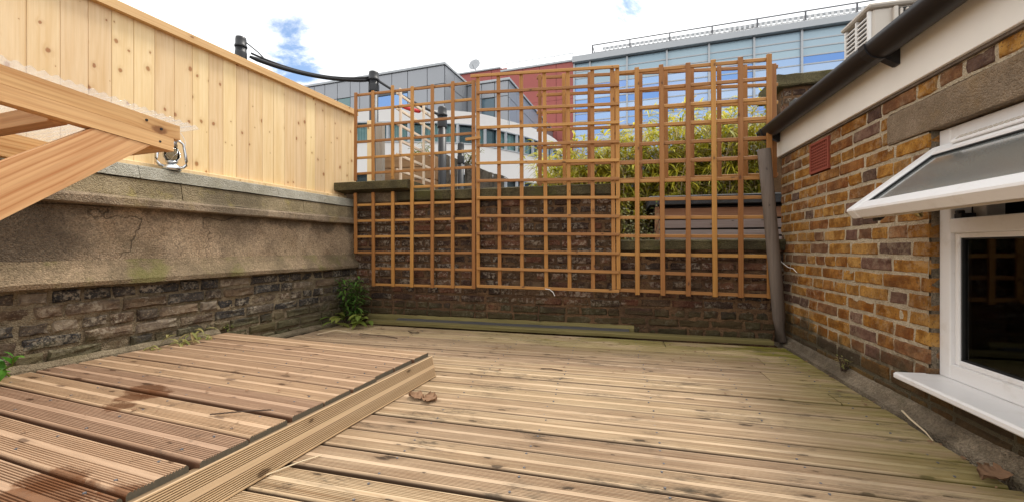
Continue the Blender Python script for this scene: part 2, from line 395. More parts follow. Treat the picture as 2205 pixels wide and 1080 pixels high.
# blue curtain-wall glass, pane to pane variation
g = G('blue_glass')
bc = g.ramp(g.rnd(), [(0, (.12, .25, .55)), (.35, (.22, .36, .60)), (.7, (.36, .46, .62)), (1, (.16, .28, .58))])
MT['blue_glass'] = g.done(bc, .12, .5, .6)
g = G('blue_panel')
bc = g.ramp(g.rnd(), [(0, (.30, .42, .50)), (.5, (.36, .48, .545)), (1, (.33, .44, .55))])
MT['blue_panel'] = g.done(bc, .22, .15, .5)
g = G('flat_glass')
bc = g.ramp(g.rnd(), [(0, (.05, .08, .09)), (.5, (.16, .27, .27)), (1, (.08, .13, .17))])
MT['flat_glass'] = g.done(bc, .08, .1, .6)
g = G('curtain'); MT['curtain'] = g.done(g.mix(g.mth('MULTIPLY_ADD', g.mth('SINE', g.mth('MULTIPLY', g.sep(g.obj())[0], 60.)), .5, .5), (.30, .44, .43), (.50, .62, .60)), .7)

def leafmat(name, cols, rough=.5, trans=.45):
    g = G(name)
    c = g.ramp(g.island(), [(i / max(1, len(cols) - 1), k) for i, k in enumerate(cols)])
    c = g.mix(g.mth('MULTIPLY', g.step(g.noise(g.pos(), 3., 3), .4, .65), .35), c, g.hsv(c, .49, 1., .6))
    g.done(c, rough, 0, .35)
    tl = g.n('BsdfTranslucent'); g.t.links.new(c, tl.inputs[0])
    mx = g.n('MixShader'); mx.inputs[0].default_value = trans
    g.t.links.new(g.b.outputs[0], mx.inputs[1]); g.t.links.new(tl.outputs[0], mx.inputs[2]); g.t.links.new(mx.outputs[0], g.out.inputs[0])
    MT[name] = g.m
leafmat('bamboo_leaf', [(.36, .38, .04), (.60, .55, .055), (.74, .65, .08), (.46, .47, .05), (.74, .65, .18), (.22, .27, .035)])
leafmat('bamboo_straw', [(.50, .38, .17), (.34, .26, .10), (.60, .48, .25), (.27, .25, .08)])
leafmat('weed_leaf', [(.075, .17, .025), (.12, .24, .04), (.06, .13, .022), (.19, .31, .06)])
leafmat('weed_light', [(.20, .27, .05), (.30, .34, .07), (.14, .22, .035), (.36, .33, .09)])
leafmat('bright_leaf', [(.10, .28, .03), (.07, .21, .025), (.16, .34, .05)])
leafmat('wilted_leaf', [(.34, .33, .09), (.45, .38, .16), (.24, .27, .06), (.38, .28, .12)])
leafmat('shrub_leaf', [(.16, .2, .05), (.36, .36, .14), (.10, .14, .03), (.62, .57, .40), (.30, .34, .09)])

# ------------------------------------------------------------------ mesh helpers
class MB:
    def __init__(s): s.v = []; s.f = []
    def add(s, vs, fs, M=None):
        o = len(s.v)
        s.v += [tuple(M @ Vector(p)) if M else tuple(p) for p in vs]
        s.f += [tuple(i + o for i in q) for q in fs]
        return s
    def box(s, x0, x1, y0, y1, z0, z1, b=0., M=None):
        if x0 > x1: x0, x1 = x1, x0
        if y0 > y1: y0, y1 = y1, y0
        if z0 > z1: z0, z1 = z1, z0
        if b <= 0:
            vs = [(x, y, z) for z in (z0, z1) for y in (y0, y1) for x in (x0, x1)]
            fs = [(0, 2, 3, 1), (4, 5, 7, 6), (0, 1, 5, 4), (2, 6, 7, 3), (0, 4, 6, 2), (1, 3, 7, 5)]
            return s.add(vs, fs, M)
        bm = bmesh.new()
        bmesh.ops.create_cube(bm, size=1)
        for q in bm.verts: q.co = Vector((x0 + (q.co.x + .5) * (x1 - x0), y0 + (q.co.y + .5) * (y1 - y0), z0 + (q.co.z + .5) * (z1 - z0)))
        bmesh.ops.bevel(bm, geom=list(bm.edges), offset=b, segments=1, affect='EDGES')
        bm.verts.index_update()
        vs = [q.co.copy() for q in bm.verts]; fs = [tuple(q.index for q in f.verts) for f in bm.faces]
        bm.free()
        return s.add(vs, fs, M)
    def prism(s, poly, axis, a0, a1, M=None):
        """polygon in the two remaining axes (in x,y,z order), extruded along axis"""
        n = len(poly)
        def pt(p, a): return {'x': (a, p[0], p[1]), 'y': (p[0], a, p[1]), 'z': (p[0], p[1], a)}[axis]
        vs = [pt(p, a0) for p in poly] + [pt(p, a1) for p in poly]
        fs = [(i, (i + 1) % n, n + (i + 1) % n, n + i) for i in range(n)] + [tuple(range(n))[::-1], tuple(range(n, 2 * n))]
        return s.add(vs, fs, M)
    def strip(s, prof, x0, x1, n, jit, seed=0, closed=True):
        """profile (y,z) swept along x with uneven edges"""
        k = len(prof); vs = []; fs = []
        for i in range(n + 1):
            x = x0 + (x1 - x0) * i / n
            for j, (y, z) in enumerate(prof):
                q = mnoise.noise_vector((x * 5.5, j * 3.7 + seed, seed * 1.3)) + .6 * mnoise.noise_vector((x * 21., j * 5.1 + seed, 7.7 + seed))
                vs.append((x, y + q.y * jit, z + q.z * jit))
        m = k if closed else k - 1
        for i in range(n):
            for j in range(m):
                a, b = i * k + j, i * k + (j + 1) % k
                fs.append((a, b, b + k, a + k))
        if closed: fs += [tuple(range(k))[::-1], tuple(range(n * k, n * k + k))]
        return s.add(vs, fs)
    def tube(s, pts, r, n=8, caps=True):
        pts = [Vector(p) for p in pts]; m = len(pts)
        rs = r if isinstance(r, (list, tuple)) else [r] * m
        vs = []; up = Vector((0, 0, 1))
        for i, p in enumerate(pts):
            t = (pts[min(i + 1, m - 1)] - pts[max(i - 1, 0)]).normalized()
            a = t.cross(up)
            if a.length < .05: a = t.cross(Vector((0, 1, 0)))
            a.normalize(); b = a.cross(t).normalized()
            for k in range(n):
                th = 2 * math.pi * k / n
                vs.append(p + (a * math.cos(th) + b * math.sin(th)) * rs[i])
        fs = [(i * n + k, i * n + (k + 1) % n, (i + 1) * n + (k + 1) % n, (i + 1) * n + k) for i in range(m - 1) for k in range(n)]
        if caps: fs += [tuple(range(n))[::-1], tuple(range((m - 1) * n, m * n))]
        return s.add(vs, fs)
    def lathe(s, prof, n=16, M=None):
        m = len(prof)
        vs = [(r * math.cos(2 * math.pi * k / n), r * math.sin(2 * math.pi * k / n), z) for r, z in prof for k in range(n)]
        fs = [(i * n + k, i * n + (k + 1) % n, (i + 1) * n + (k + 1) % n, (i + 1) * n + k) for i in range(m - 1) for k in range(n)]
        fs += [tuple(range(n))[::-1], tuple(range((m - 1) * n, m * n))]
        return s.add(vs, fs, M)
    def leaf(s, p, d, up, L, W, droop=.2, fold=.25, seg=3):
        """a leaf blade: base p, direction d, folded along the midrib and drooping"""
        d = Vector(d).normalized(); up = Vector(up)
        side = d.cross(up)
        if side.length < .05: side = d.cross(Vector((1, .3, 0)))
        side.normalize(); nrm = side.cross(d).normalized()
        vs = []; fs = []
        for i in range(seg + 1):
            t = i / seg
            wd = W * .5 * (math.sin(math.pi * min(1, t * .92 + .06)) ** .8)
            c = Vector(p) + d * (L * t) - Vector((0, 0, 1)) * (droop * L * t * t)
            e = nrm * (fold * wd)
            if i == seg: vs.append(c); continue
            vs += [c + side * wd + e, c, c - side * wd + e]
        for i in range(seg - 1):
            a = i * 3
            fs += [(a, a + 1, a + 4, a + 3), (a + 1, a + 2, a + 5, a + 4)]
        a = (seg - 1) * 3; t_ = seg * 3
        fs += [(a, a + 1, t_), (a + 1, a + 2, t_)]
        return s.add(vs, fs)
    def mesh(s, name, mat, smooth=False):
        me = bpy.data.meshes.new(name)
        me.from_pydata(s.v, [], s.f); me.validate(); me.update()
        if smooth: me.polygons.foreach_set('use_smooth', [True] * len(me.polygons))
        me.materials.append(MT[mat])
        return me
    def obj(s, name, mat, parent=None, smooth=False, kind=None):
        return link(name, s.mesh(name, mat, smooth), parent, kind)

def link(name, me, parent=None, kind=None, loc=None, rot=None, scale=None):
    o = bpy.data.objects.new(name, me); col.objects.link(o)
    if parent: o.parent = parent
    if kind: o['kind'] = kind
    if loc is not None: o.location = loc
    if rot is not None: o.rotation_euler = rot
    if scale is not None: o.scale = scale
    return o
def tag(o, label, cat, group=None):
    o['label'] = label; o['category'] = cat
    if group: o['group'] = group
    return o
def thing(name, label, cat, loc=(0, 0, 0), rz=0., group=None):
    return tag(link(name, None, loc=loc, rot=(0, 0, rz)), label, cat, group)
def struct(name, mb, mat): return mb.obj(name, mat, None, False, 'structure')

# ------------------------------------------------------------------ ground, neighbouring terrace
struct('ground', MB().box(-400, 400, -300, 500, -3.6, -3.4), 'ground_asphalt')
struct('neighbour_terrace', MB().box(-6.0, 3.2, 3.86, 9.5, -3.3, 0.02), 'felt')

# ------------------------------------------------------------------ decking
def deck_profile(W=.145, T=.028, groove=.0032):
    h = W / 2; pts = [(-h, -T), (-h, -.008), (-h + .002, -.004), (-h + .006, 0)]
    def run(a, b, n):
        p = (b - a) / n; r = []
        for i in range(n):
            x = a + i * p
            r += [(x + p * .28, 0), (x + p * .42, -groove), (x + p * .78, -groove), (x + p * .92, 0)]
        return r
    pts += run(-h + .010, -.010, 7) + run(.010, h - .010, 7)
    return pts + [(h - .006, 0), (h - .002, -.004), (h, -.008), (h, -T)]
PROF = deck_profile()
def board_mesh(name, L, mat, W=.145, endmat=None, warp=0., seed=0):
    k = W / .145; n = 8
    m = MB(); pr = [(y * k, z) for y, z in PROF]; kk = len(pr); vs = []; fs = []
    for i in range(n + 1):
        x = L * i / n
        dy = warp * mnoise.noise((x * 1.3, seed * 3.1, 0)); dz = .5 * warp * mnoise.noise((x * 1.1, seed * 2.3, 5.))
        vs += [(x, y + dy, z + dz) for y, z in pr]
    for i in range(n):
        for j in range(kk):
            a, b = i * kk + j, i * kk + (j + 1) % kk
            fs.append((a, a + kk, b + kk, b))
    fs += [tuple(range(kk)), tuple(range(n * kk, n * kk + kk))[::-1]]
    m.add(vs, fs); me = m.mesh(name, mat)
    if endmat:
        me.materials.append(MT[endmat])
        me.polygons[len(me.polygons) - 1].material_index = 1; me.polygons[len(me.polygons) - 2].material_index = 1
    return me

deck = struct('deck', MB().box(-2.75, 1.245, -1.4, 3.6, -.30, -.11), 'soil')
gaps = [3.353, 3.17, 3.01, 2.85, 2.685, 2.512, 2.356, 2.207, 2.038, 1.878, 1.7176, 1.570, 1.4215, 1.2817, 1.1335, .983, .832, .681, .53, .378, .226, .075, -.076, -.227, -.378, -.53, -.68, -.83, -.98, -1.13, -1.28]
wide = {1.570: .019, 1.1335: .020, 2.038: .014, 1.878: .012, 1.7176: .008, 1.2817: .012, 1.4215: .012, 3.01: .004, 2.512: .004}
joint = {2: .90, 4: .82, 6: 1.02, 0: .35}
for i in range(len(gaps) - 1):
    y1, y0 = gaps[i], gaps[i + 1]
    a = y1 - wide.get(y1, .013) / 2; b = y0 + wide.get(y0, .013) / 2
    xe = 1.185 - .015 * R.random() - .02 * max(0, 2.6 - (a + b) / 2) * .5
    spans = [(-2.62 + .0837 * ((a + b) / 2 - 2.2), xe)]
    if i in joint: j = joint[i]; spans = [(spans[0][0], j - .003), (j + .003, xe)]
    for x0, x1 in spans:
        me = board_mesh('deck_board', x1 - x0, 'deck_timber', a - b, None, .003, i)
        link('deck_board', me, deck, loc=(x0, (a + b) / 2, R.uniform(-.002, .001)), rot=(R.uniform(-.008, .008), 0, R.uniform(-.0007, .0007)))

# screws, two to a board over each joist
sw_ = MB()
for i in range(len(gaps) - 1):
    ym = (gaps[i] + gaps[i + 1]) / 2
    for x in (-2.1, -1.65, -1.2, -.75, -.3, .15, .6, 1.05):
        for s_ in (-.045, .045): sw_.lathe([(.0042, -.004), (.0042, .0012), (.002, .0016)], 6, Matrix.Translation((x + R.uniform(-.012, .012), ym + s_ + R.uniform(-.006, .006), 0)))
sw_.obj('screw_heads', 'rail_dark', deck, kind='stuff')

# timber kerb, flashing and cement along the back wall
k = thing('kerb_board', 'mossy green timber kerb laid along the foot of the trellis wall', 'timber', (-2.3, 3.36, 0))
MB().strip([(.0, .010), (.0, .034), (.004, .038), (.088, .038), (.091, .034), (.091, .010)], 0, 3.42, 40, .002, 3).obj('timber', 'green_timber', k)
tag(MB().strip([(3.462, .0), (3.462, .036), (3.522, .046), (3.53, .0)], -2.05, .10, 30, .004, 8).obj('flashing_strip', 'lead'), 'grey lead flashing strip behind the mossy timber kerb', 'flashing')
tag(MB().strip([(3.524, .0), (3.526, .056), (3.556, .074), (3.557, .0)], -2.4, .14, 50, .006, 4).obj('cement_fillet', 'green_timber'), 'green stained fillet at the base of the trellis wall', 'fillet')
tag(MB().strip([(-.062, -.03), (-.060, .010), (-.035, .020), (-.018, .05), (-.002, .062), (-.002, -.03)], 0, 5., 110, .006, 2).obj('concrete_fillet', 'concrete_fillet'), 'rough concrete fillet along the foot of the yellow brick house wall', 'fillet')
o = bpy.data.objects['concrete_fillet']; o.location = (1.25, 3.56, 0); o.rotation_euler = (0, 0, -math.pi / 2)

# ------------------------------------------------------------------ raised platform
pf = thing('raised_platform', 'raised timber platform of reddish grooved boards beside the sooty garden wall', 'platform', PO, -PHI)
pg = [0, -.150, -.308, -.465, -.627, -.784, -.937, -1.09, -1.245, -1.40, -1.555, -1.71, -1.865, -2.02, -2.18, -2.33, -2.48, -2.63]
for i in range(len(pg) - 1):
    g1 = .022 if i in (2, 4, 6, 8, 9) else .014
    a, b = pg[i] - g1 / 2, pg[i + 1] + .004
    end = -.036 + (.016 if i > 2 else 0) + R.uniform(-.012, .012)
    L = 1.635 + end
    me = board_mesh('board', L, 'platform_timber', a - b, 'end_grain', .004, i + 40)
    link('board', me, pf, loc=(-1.635, (a + b) / 2, .136 + R.uniform(-.002, .002)), rot=(R.uniform(-.012, .012), 0, R.uniform(-.003, .003)))
sw_ = MB()
for i in range(len(pg) - 1):
    for x in (-1.5, -1.05, -.6, -.13):
        for s_ in (-.045, .045): sw_.lathe([(.004, -.004), (.004, .0012), (.002, .0016)], 6, Matrix.Translation((x + R.uniform(-.012, .012), (pg[i] + pg[i + 1]) / 2 + s_ + R.uniform(-.006, .006), .1365)))
sw_.obj('screw_heads', 'rail_dark', pf, kind='stuff')
fm = board_mesh('fascia_board', 2.66, 'fascia_timber', .122, 'end_grain', .003, 77)
M = Matrix.Translation((-.002, -2.655, .060)) @ Matrix.Rotation(math.radians(90), 4, 'Z') @ Matrix.Rotation(math.radians(78), 4, 'X')
fo = link('fascia_board', fm, pf); fo.matrix_local = M
for v in (-.04, -.6, -1.2, -1.8, -2.4):
    MB().box(-1.60, -.075, v - .06, v - .02, .0, .106, .002).obj('joist', 'grey_wood', pf)
tag(MB().strip([(0, .0), (0, .16), (.02, .165), (.05, .142), (.055, 0)], 0, 3.75, 60, .007, 6).obj('mortar_bed', 'mortar_left'), 'crumbling mortar line where the raised platform meets the sooty wall', 'mortar')
o = bpy.data.objects['mortar_bed']
o.location = Vector((-2.76, 1.2, 0)) - EV * 1.5 - EU * .012
o.rotation_euler = (0, 0, math.pi / 2 - PHI)
o.data.transform(Matrix.Scale(-1, 4, (0, 1, 0))); o.data.flip_normals()
for q in o.data.vertices:
    if q.co.x > 2.56 and q.co.z > .04: q.co.z -= .125

# ------------------------------------------------------------------ bricks
def brick_mesh(name, L, H, D, mat, seed, j):
    r = random.Random(seed); nx = 3; m = MB(); vs = []; fs = []
    e = .006 if j < .003 else .010
    for iz in range(3):
        for ix in range(nx + 1):
            x = e + (L - 2 * e) * ix / nx; z = e + (H - 2 * e) * iz / 2
            vs.append((x + r.uniform(-j, j), r.uniform(-j, j) * .7, z + r.uniform(-j, j) * .7))
    idx = lambda ix, iz: iz * (nx + 1) + ix
    for iz in range(2):
        for ix in range(nx): fs.append((idx(ix, iz), idx(ix + 1, iz), idx(ix + 1, iz + 1), idx(ix, iz + 1)))
    ring = [(ix, 0) for ix in range(nx + 1)] + [(nx, 1)] + [(ix, 2) for ix in range(nx, -1, -1)] + [(0, 1)]
    n = len(ring); b1 = len(vs)
    for ix, iz in ring:
        x = L * ix / nx; z = H * iz / 2
        vs.append((x + r.uniform(-j, j), e + r.uniform(0, j), z + r.uniform(-j, j) * .8))
    b2 = len(vs)
    for ix, iz in ring: vs.append((L * ix / nx, D, H * iz / 2))
    for i in range(n):
        a, c = idx(*ring[i]), idx(*ring[(i + 1) % n]); k = (i + 1) % n
        fs += [(a, b1 + i, b1 + k, c), (b1 + i, b2 + i, b2 + k, b1 + k)]
    m.add(vs, fs); return m.mesh(name, mat)
def cut(a, b, holes):
    seg = [(a, b)]
    for h0, h1 in holes:
        seg = [q for s0, s1 in seg for q in ((s0, min(s1, h0)), (max(s0, h1), s1)) if q[1] - q[0] > .03]
    return seg
def lay(parent, mat, x0, x1, z0, courses, pitch, S, Hd, jn, holes, j, seed, mix=.5, out=.004, tilt=.0):
    """courses of separate bricks; holes = (x0,x1,z0,z1)"""
    r = random.Random(seed)
    ms = [brick_mesh('brick', S, pitch - jn, .07, mat, seed * 10 + q, j) for q in range(5)]
    mh = [brick_mesh('brick', Hd, pitch - jn, .07, mat, seed * 10 + 5 + q, j) for q in range(4)]
    cnt = 0
    for c in range(courses):
        z = z0 + c * pitch; zm = z + pitch / 2
        hs = [(h[0], h[1]) for h in holes if h[2] < zm < h[3]]
        for a, b in cut(x0, x1, hs):
            x = a - (r.random() * .1 if a == x0 else 0); header = (c % 2 == 0)
            while x < b - .02:
                st = (r.random() < (.22 if header else .85))
                L = S if st else Hd
                L *= r.uniform(.96, 1.04); xs = x; xe = min(x + L, b)
                if b - xe < .04: xe = b
                xs = max(xs, a)
                if xe - xs > .025:
                    ml = S if (xe - xs) > (S + Hd) / 2 else Hd
                    me = r.choice(ms if ml == S else mh)
                    link('brick', me, parent, loc=(xs, r.uniform(-out, out * .6), z + r.uniform(-.0015, .0015)), rot=(r.uniform(-.02, .02), r.uniform(-.006, .006) + tilt, r.uniform(-.012, .012)), scale=((xe - xs) / ml, 1, 1))
                    cnt += 1
                x = xe + jn
    return cnt
def core(parent, name, mat, rects, y, jit, step=.022, depth=.22, seed=1):
    """mortar bed behind the bricks, uneven surface"""
    m = MB()
    for (x0, x1, z0, z1) in rects:
        nx = max(2, int((x1 - x0) / step)); nz = max(2, int((z1 - z0) / step)); vs = []; fs = []
        for iz in range(nz + 1):
            for ix in range(nx + 1):
                x = x0 + (x1 - x0) * ix / nx; z = z0 + (z1 - z0) * iz / nz
                vs.append((x, y + jit * mnoise.noise((x * 28 + seed, z * 28, seed)) + jit * .7 * mnoise.noise((x * 9, z * 9, seed + 4.)), z))
        for iz in range(nz):
            for ix in range(nx):
                a = iz * (nx + 1) + ix; fs.append((a, a + 1, a + nx + 2, a + nx + 1))
        m.add(vs, fs)
        m.box(x0 + .001, x1 - .001, y + .03, y + depth, z0, z1)
    return m.obj(name, mat, parent)

# ------------------------------------------------------------------ left garden wall
WO = Vector((-2.76, 1.2, 0))
lw = thing('garden_wall', 'sooty old brick garden wall with rendered panel and stepped ledges under the pine fence', 'wall', WO, math.pi / 2 - PHI)
lay(lw, 'sooty_brick', -.75, 2.40, 0.0, 7, .0752, .215, .105, .0135, [], .0055, 21, out=.010)
core(lw, 'mortar', 'mortar_left', [(-1.8, 2.42, -.1, .545)], .008, .011, .02, .3, 3)
MB().strip([(-.046, .528), (-.050, .552), (.0, .618), (.022, .664), (.3, .664), (.3, .528)], -1.8, 2.42, 90, .004, 1).obj('plinth', 'plinth_render', lw)
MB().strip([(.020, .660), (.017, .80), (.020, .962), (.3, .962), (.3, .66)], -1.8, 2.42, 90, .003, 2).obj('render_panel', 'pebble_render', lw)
MB().strip([(-.045, .958), (-.052, .966), (-.050, 1.004), (-.034, 1.018), (.3, 1.018), (.3, .958)], -1.8, 2.42, 90, .0035, 3).obj('ledge', 'ledge_stone', lw)
x = -1.8
for q, L in enumerate((1.1, .62, .85, .95, .70)):
    MB().strip([(-.026, 1.019), (-.022, 1.03), (-.002, 1.128), (.3, 1.132), (.3, 1.019)], x, min(x + L - .004, 2.42), 24, .004, 4 + q).obj('coping_stone', 'upper_ledge', lw); x += L
x = -1.8
for q, L in enumerate((1.0, .86, .49, .93, .94)):
    MB().strip([(-.012, 1.134), (.010, 1.206), (.020, 1.212), (.3, 1.215), (.3, 1.134)], x, min(x + L - .003, 2.42), 20, .0025, 14 + q).obj('cement_capping', 'grey_cement', lw); x += L

# pine fence standing on it
fc = thing('timber_fence', 'tall fence of fresh pale pine boards standing on the garden wall', 'fence', WO + Vector((0, 0, 1.215)), math.pi / 2 - PHI)
joints = [-1.75]
while joints[-1] < -.02: joints.append(joints[-1] + .115)
joints = joints[:-1] + [.145, .268, .381, .484, .590, .70, .81, .922, 1.03]
while joints[-1] < 2.52: joints.append(joints[-1] + R.uniform(.098, .122))
for a, b in zip(joints[:-1], joints[1:]):
    W = b - a - .0012
    m = MB(); m.prism([(-W / 2, .0025), (-W / 2 + .0025, 0), (W / 2 - .0025, 0), (W / 2, .0025), (W / 2, .018), (-W / 2, .018)], 'z', .0, .90)
    m.obj('board', 'fresh_pine', fc).location = ((a + b) / 2, .130 + R.uniform(-.0006, .0006), .028)
MB().box(-1.78, 2.54, .10, .129, .0, .034, .003).obj('bottom_rail', 'fresh_pine', fc)
MB().prism([(.092, .896), (.093, .950), (.097, .953), (.215, .958), (.218, .896)], 'x', -1.78, 2.52).obj('cap_rail', 'fence_cap_pine', fc)
MB().box(-1.78, 2.53, .149, .19, .78, .86, .002).obj('back_rail', 'fresh_pine', fc)

# ------------------------------------------------------------------ back wall
bw = thing('boundary_wall', 'dark red brick boundary wall behind the trellis with mossy coping', 'wall', (-2.62, 3.56, 0))
# local x = X + 2.62
hi, lo = 2.64, 3.90
n1 = lay(bw, 'dark_red_brick', .03, hi, .0, 16, .0735, .225, .11, .014, [], .0055, 31, out=.009)
n2 = lay(bw, 'dark_red_brick', hi + .012, lo, .0, 9, .0775, .225, .11, .016, [], .0055, 37, out=.009)
core(bw, 'mortar', 'mortar_dark', [(-.25, hi - .004, -.1, 1.18), (hi - .004, lo + .01, -.1, .70)], .008, .010, .02, .27, 5)
MB().strip([(-.035, 1.176), (-.045, 1.186), (-.048, 1.262), (-.03, 1.272), (.16, 1.282), (.33, 1.27), (.34, 1.18)], .55, hi + .01, 60, .006, 7).obj('coping', 'mossy_coping', bw)
MB().strip([(-.03, .705), (-.04, .712), (-.042, .782), (-.03, .79), (.16, .797), (.33, .787), (.34, .705)], hi + .012, lo + .02, 36, .007, 9).obj('low_coping', 'mossy_coping', bw)
MB().strip([(.0, 1.178), (-.004, 1.19), (-.004, 1.268), (.2, 1.268), (.2, 1.178)], -.2, .548, 14, .004, 10).obj('pier', 'ledge_stone', bw)
cs = MB(); cs.prism([(-.14, 1.300), (-.14, 1.288), (-.02, 1.270), (.30, 1.270), (.34, 1.30), (.34, 1.362), (.33, 1.366), (-.13, 1.366), (-.14, 1.360)], 'x', -.24, .715)
cs.obj('cap_stone', 'mossy_coping', bw)

# ------------------------------------------------------------------ house on the right: local x runs towards the camera from Y=3.6, local y into the house
hs = thing('brick_house', 'yellow stock brick house wall with brown gutter and white window', 'house', (1.25, 3.60, 0), -math.pi / 2)
WX0, WX1 = 1.543, 2.62          # window opening
holes = [(WX0, WX1, .185, 1.210), (1.29, 2.85, 1.208, 1.352), (.487, .745, 1.205, 1.412)]
lay(hs, 'london_stock', 0.0, 2.75, .022, 19, .0745, .231, .1135, .0135, holes, .0028, 41, out=.003)
wall_r = [(0, .485, -.2, 1.43), (.485, .747, -.2, 1.20), (.747, 1.29, -.2, 1.43), (1.29, WX0 - .001, -.2, 1.208), (WX0 - .001, WX1, -.2, .185), (WX1, 4.6, -.2, 1.208), (.485, .747, 1.413, 1.43), (1.29, 4.6, 1.354, 1.43), (2.86, 4.6, 1.208, 1.354)]
core(hs, 'mortar', 'mortar_light', wall_r, .0042, .0040, .016, .24, 9)
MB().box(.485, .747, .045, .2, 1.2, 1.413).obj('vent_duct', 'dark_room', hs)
MB().box(WX0 - .02, WX0 + .0, .012, .20, .19, 1.208).obj('reveal', 'concrete_fillet', hs)
MB().strip([(-.003, 1.212), (-.006, 1.220), (-.007, 1.338), (.0, 1.350), (.2, 1.350), (.2, 1.212)], 1.295, 2.85, 40, .0025, 5).obj('lintel', 'lintel_concrete', hs)
# terracotta air brick with its grid
ab = MB()
x0, x1, z0, z1 = .492, .740, 1.210, 1.408
ab.box(x0, x1, -.006, .03, z0, z0 + .016).box(x0, x1, -.006, .03, z1 - .016, z1).box(x0, x0 + .018, -.006, .03, z0 + .016, z1 - .016).box(x1 - .018, x1, -.006, .03, z0 + .016, z1 - .016)
abo = ab.obj('air_brick', 'terracotta', hs)
gr = MB(); nx, nz = 9, 9
for i in range(1, nx): xx = x0 + .018 + (x1 - x0 - .036) * i / nx; gr.box(xx - .004, xx + .004, -.002, .006, z0 + .016, z1 - .016)
for i in range(1, nz): zz = z0 + .016 + (z1 - z0 - .032) * i / nz; gr.box(x0 + .018, x1 - .018, -.003, .007, zz - .0035, zz + .0035)
gr.obj('grid', 'terracotta', abo)
MB().box(x0 + .01, x1 - .01, .031, .04, z0 + .005, z1 - .005).obj('vent_back', 'dark_room', abo)
# window frame
FY = .036
wf = MB(); fw = .056
wf.box(WX0 + .004, WX0 + .004 + fw, FY, FY + .07, .208, 1.205, .003)
wf.box(WX1 - .004 - fw, WX1 - .004, FY, FY + .07, .208, 1.205, .003)
for a, b in ((.208, .266), (.786, .842), (1.148, 1.205)): wf.box(WX0 + .004 + fw - .002, WX1 - .004 - fw + .002, FY + .0005, FY + .0695, a, b, .003)
win = wf.obj('window', 'upvc', hs)
ix0, ix1 = WX0 + .004 + fw, WX1 - .004 - fw
bd = MB()
for (a, b, c, d) in ((ix0, ix0 + .02, .266, .786), (ix1 - .02, ix1, .266, .786), (ix0 + .02, ix1 - .02, .266, .286), (ix0 + .02, ix1 - .02, .766, .786)): bd.box(a, b, FY + .014, FY + .06, c, d, .004)
bd.obj('glazing_bead', 'upvc', win)
gk = MB()
for (a, b, c, d) in ((ix0 + .02, ix0 + .028, .286, .766), (ix1 - .028, ix1 - .02, .286, .766), (ix0 + .028, ix1 - .028, .286, .292), (ix0 + .028, ix1 - .028, .76, .766)): gk.box(a, b, FY + .022, FY + .05, c, d)
gk.obj('gasket', 'gasket', win)
MB().box(ix0 + .026, ix1 - .026, FY + .03, FY + .034, .290, .762).obj('pane', 'window_glass', win)
MB().prism([(-.105, .176), (-.112, .182), (-.112, .196), (-.105, .203), (FY + .02, .2075), (FY + .02, .182)], 'x', WX0 - .012, WX1 + .03).obj('sill', 'upvc', win)
MB().box(ix0, ix0 + .035, FY + .012, FY + .06, .842, .862, .002).obj('stay', 'black_plastic', win)
MB().box(ix0 + .012, ix0 + .030, FY + .005, FY + .03, .860, .874, .003).obj('catch', 'black_plastic', win)
MB().box(ix0 + .0, ix0 + .06, FY + .072, FY + .13, .842, 1.148, .002).obj('inner_jamb', 'upvc_grubby', win)
# open top-hung sash
HY, HZ = .012, 1.140
dirv = Vector((0, -.307, -.252)).normalized(); nv = Vector((0, dirv.z, -dirv.y)); nv = nv if nv.z > 0 else -nv
SM = Matrix(((1, 0, 0, 0), (0, dirv.y, nv.y, HY), (0, dirv.z, nv.z, HZ), (0, 0, 0, 1)))
SL = .40; sx0, sx1 = WX0 + .008, WX1 - .008; b = .058
sm = MB()
sm.box(sx0, sx0 + b, 0, SL, -.05, 0, .006, SM); sm.box(sx1 - b, sx1, 0, SL, -.05, 0, .006, SM)
sm.box(sx0 + b - .003, sx1 - b + .003, .0006, b, -.0494, -.0006, .006, SM); sm.box(sx0 + b - .003, sx1 - b + .003, SL - b, SL - .0006, -.0494, -.0006, .006, SM)
sash = sm.obj('sash', 'upvc', win)
MB().box(sx0 + b - .004, sx1 - b + .004, b - .004, SL - b + .004, -.022, -.014, 0, SM).obj('sash_pane', 'sash_glass', sash)
sg = MB()
for (p0, p1, q0, q1) in ((sx0 + b - .001, sx0 + b + .012, b, SL - b), (sx1 - b - .012, sx1 - b + .001, b, SL - b), (sx0 + b + .012, sx1 - b - .012, b - .001, b + .008), (sx0 + b + .012, sx1 - b - .012, SL - b - .008, SL - b + .001)): sg.box(p0, p1, q0, q1, -.014, -.008, 0, SM)
sg.obj('sash_gasket', 'gasket', sash)
MB().box(sx0 + .02, sx1 - .02, .02, SL - .02, -.068, -.0505, .003, SM).obj('inner_rebate', 'upvc_grubby', sash)
MB().box(sx0 + .075, sx0 + .115, SL - .045, SL - .018, -.083, -.0685, .003, SM).obj('latch', 'black_plastic', sash)
hl = MB().tube([SM @ Vector((sx0 + .28, SL - .05, -.07)), SM @ Vector((sx0 + .26, SL - .06, -.10)), SM @ Vector((sx0 + .20, SL - .09, -.115)), SM @ Vector((sx0 + .12, SL - .11, -.11))], [.010, .011, .009, .006], 8)
hl.obj('handle', 'brass', sash, True)
tv = MB(); tv.box(sx0 + .135, sx1 - .2, .004, .034, .0006, .016, .006, SM); tvo = tv.obj('trickle_vent', 'upvc', sash)
ts = MB()
for q in range(24): ts.box(sx0 + .165 + q * .02, sx0 + .178 + q * .02, .010, .028, .0162, .0185, 0, SM)
ts.obj('vent_slots', 'upvc_grubby', tvo, kind='stuff')
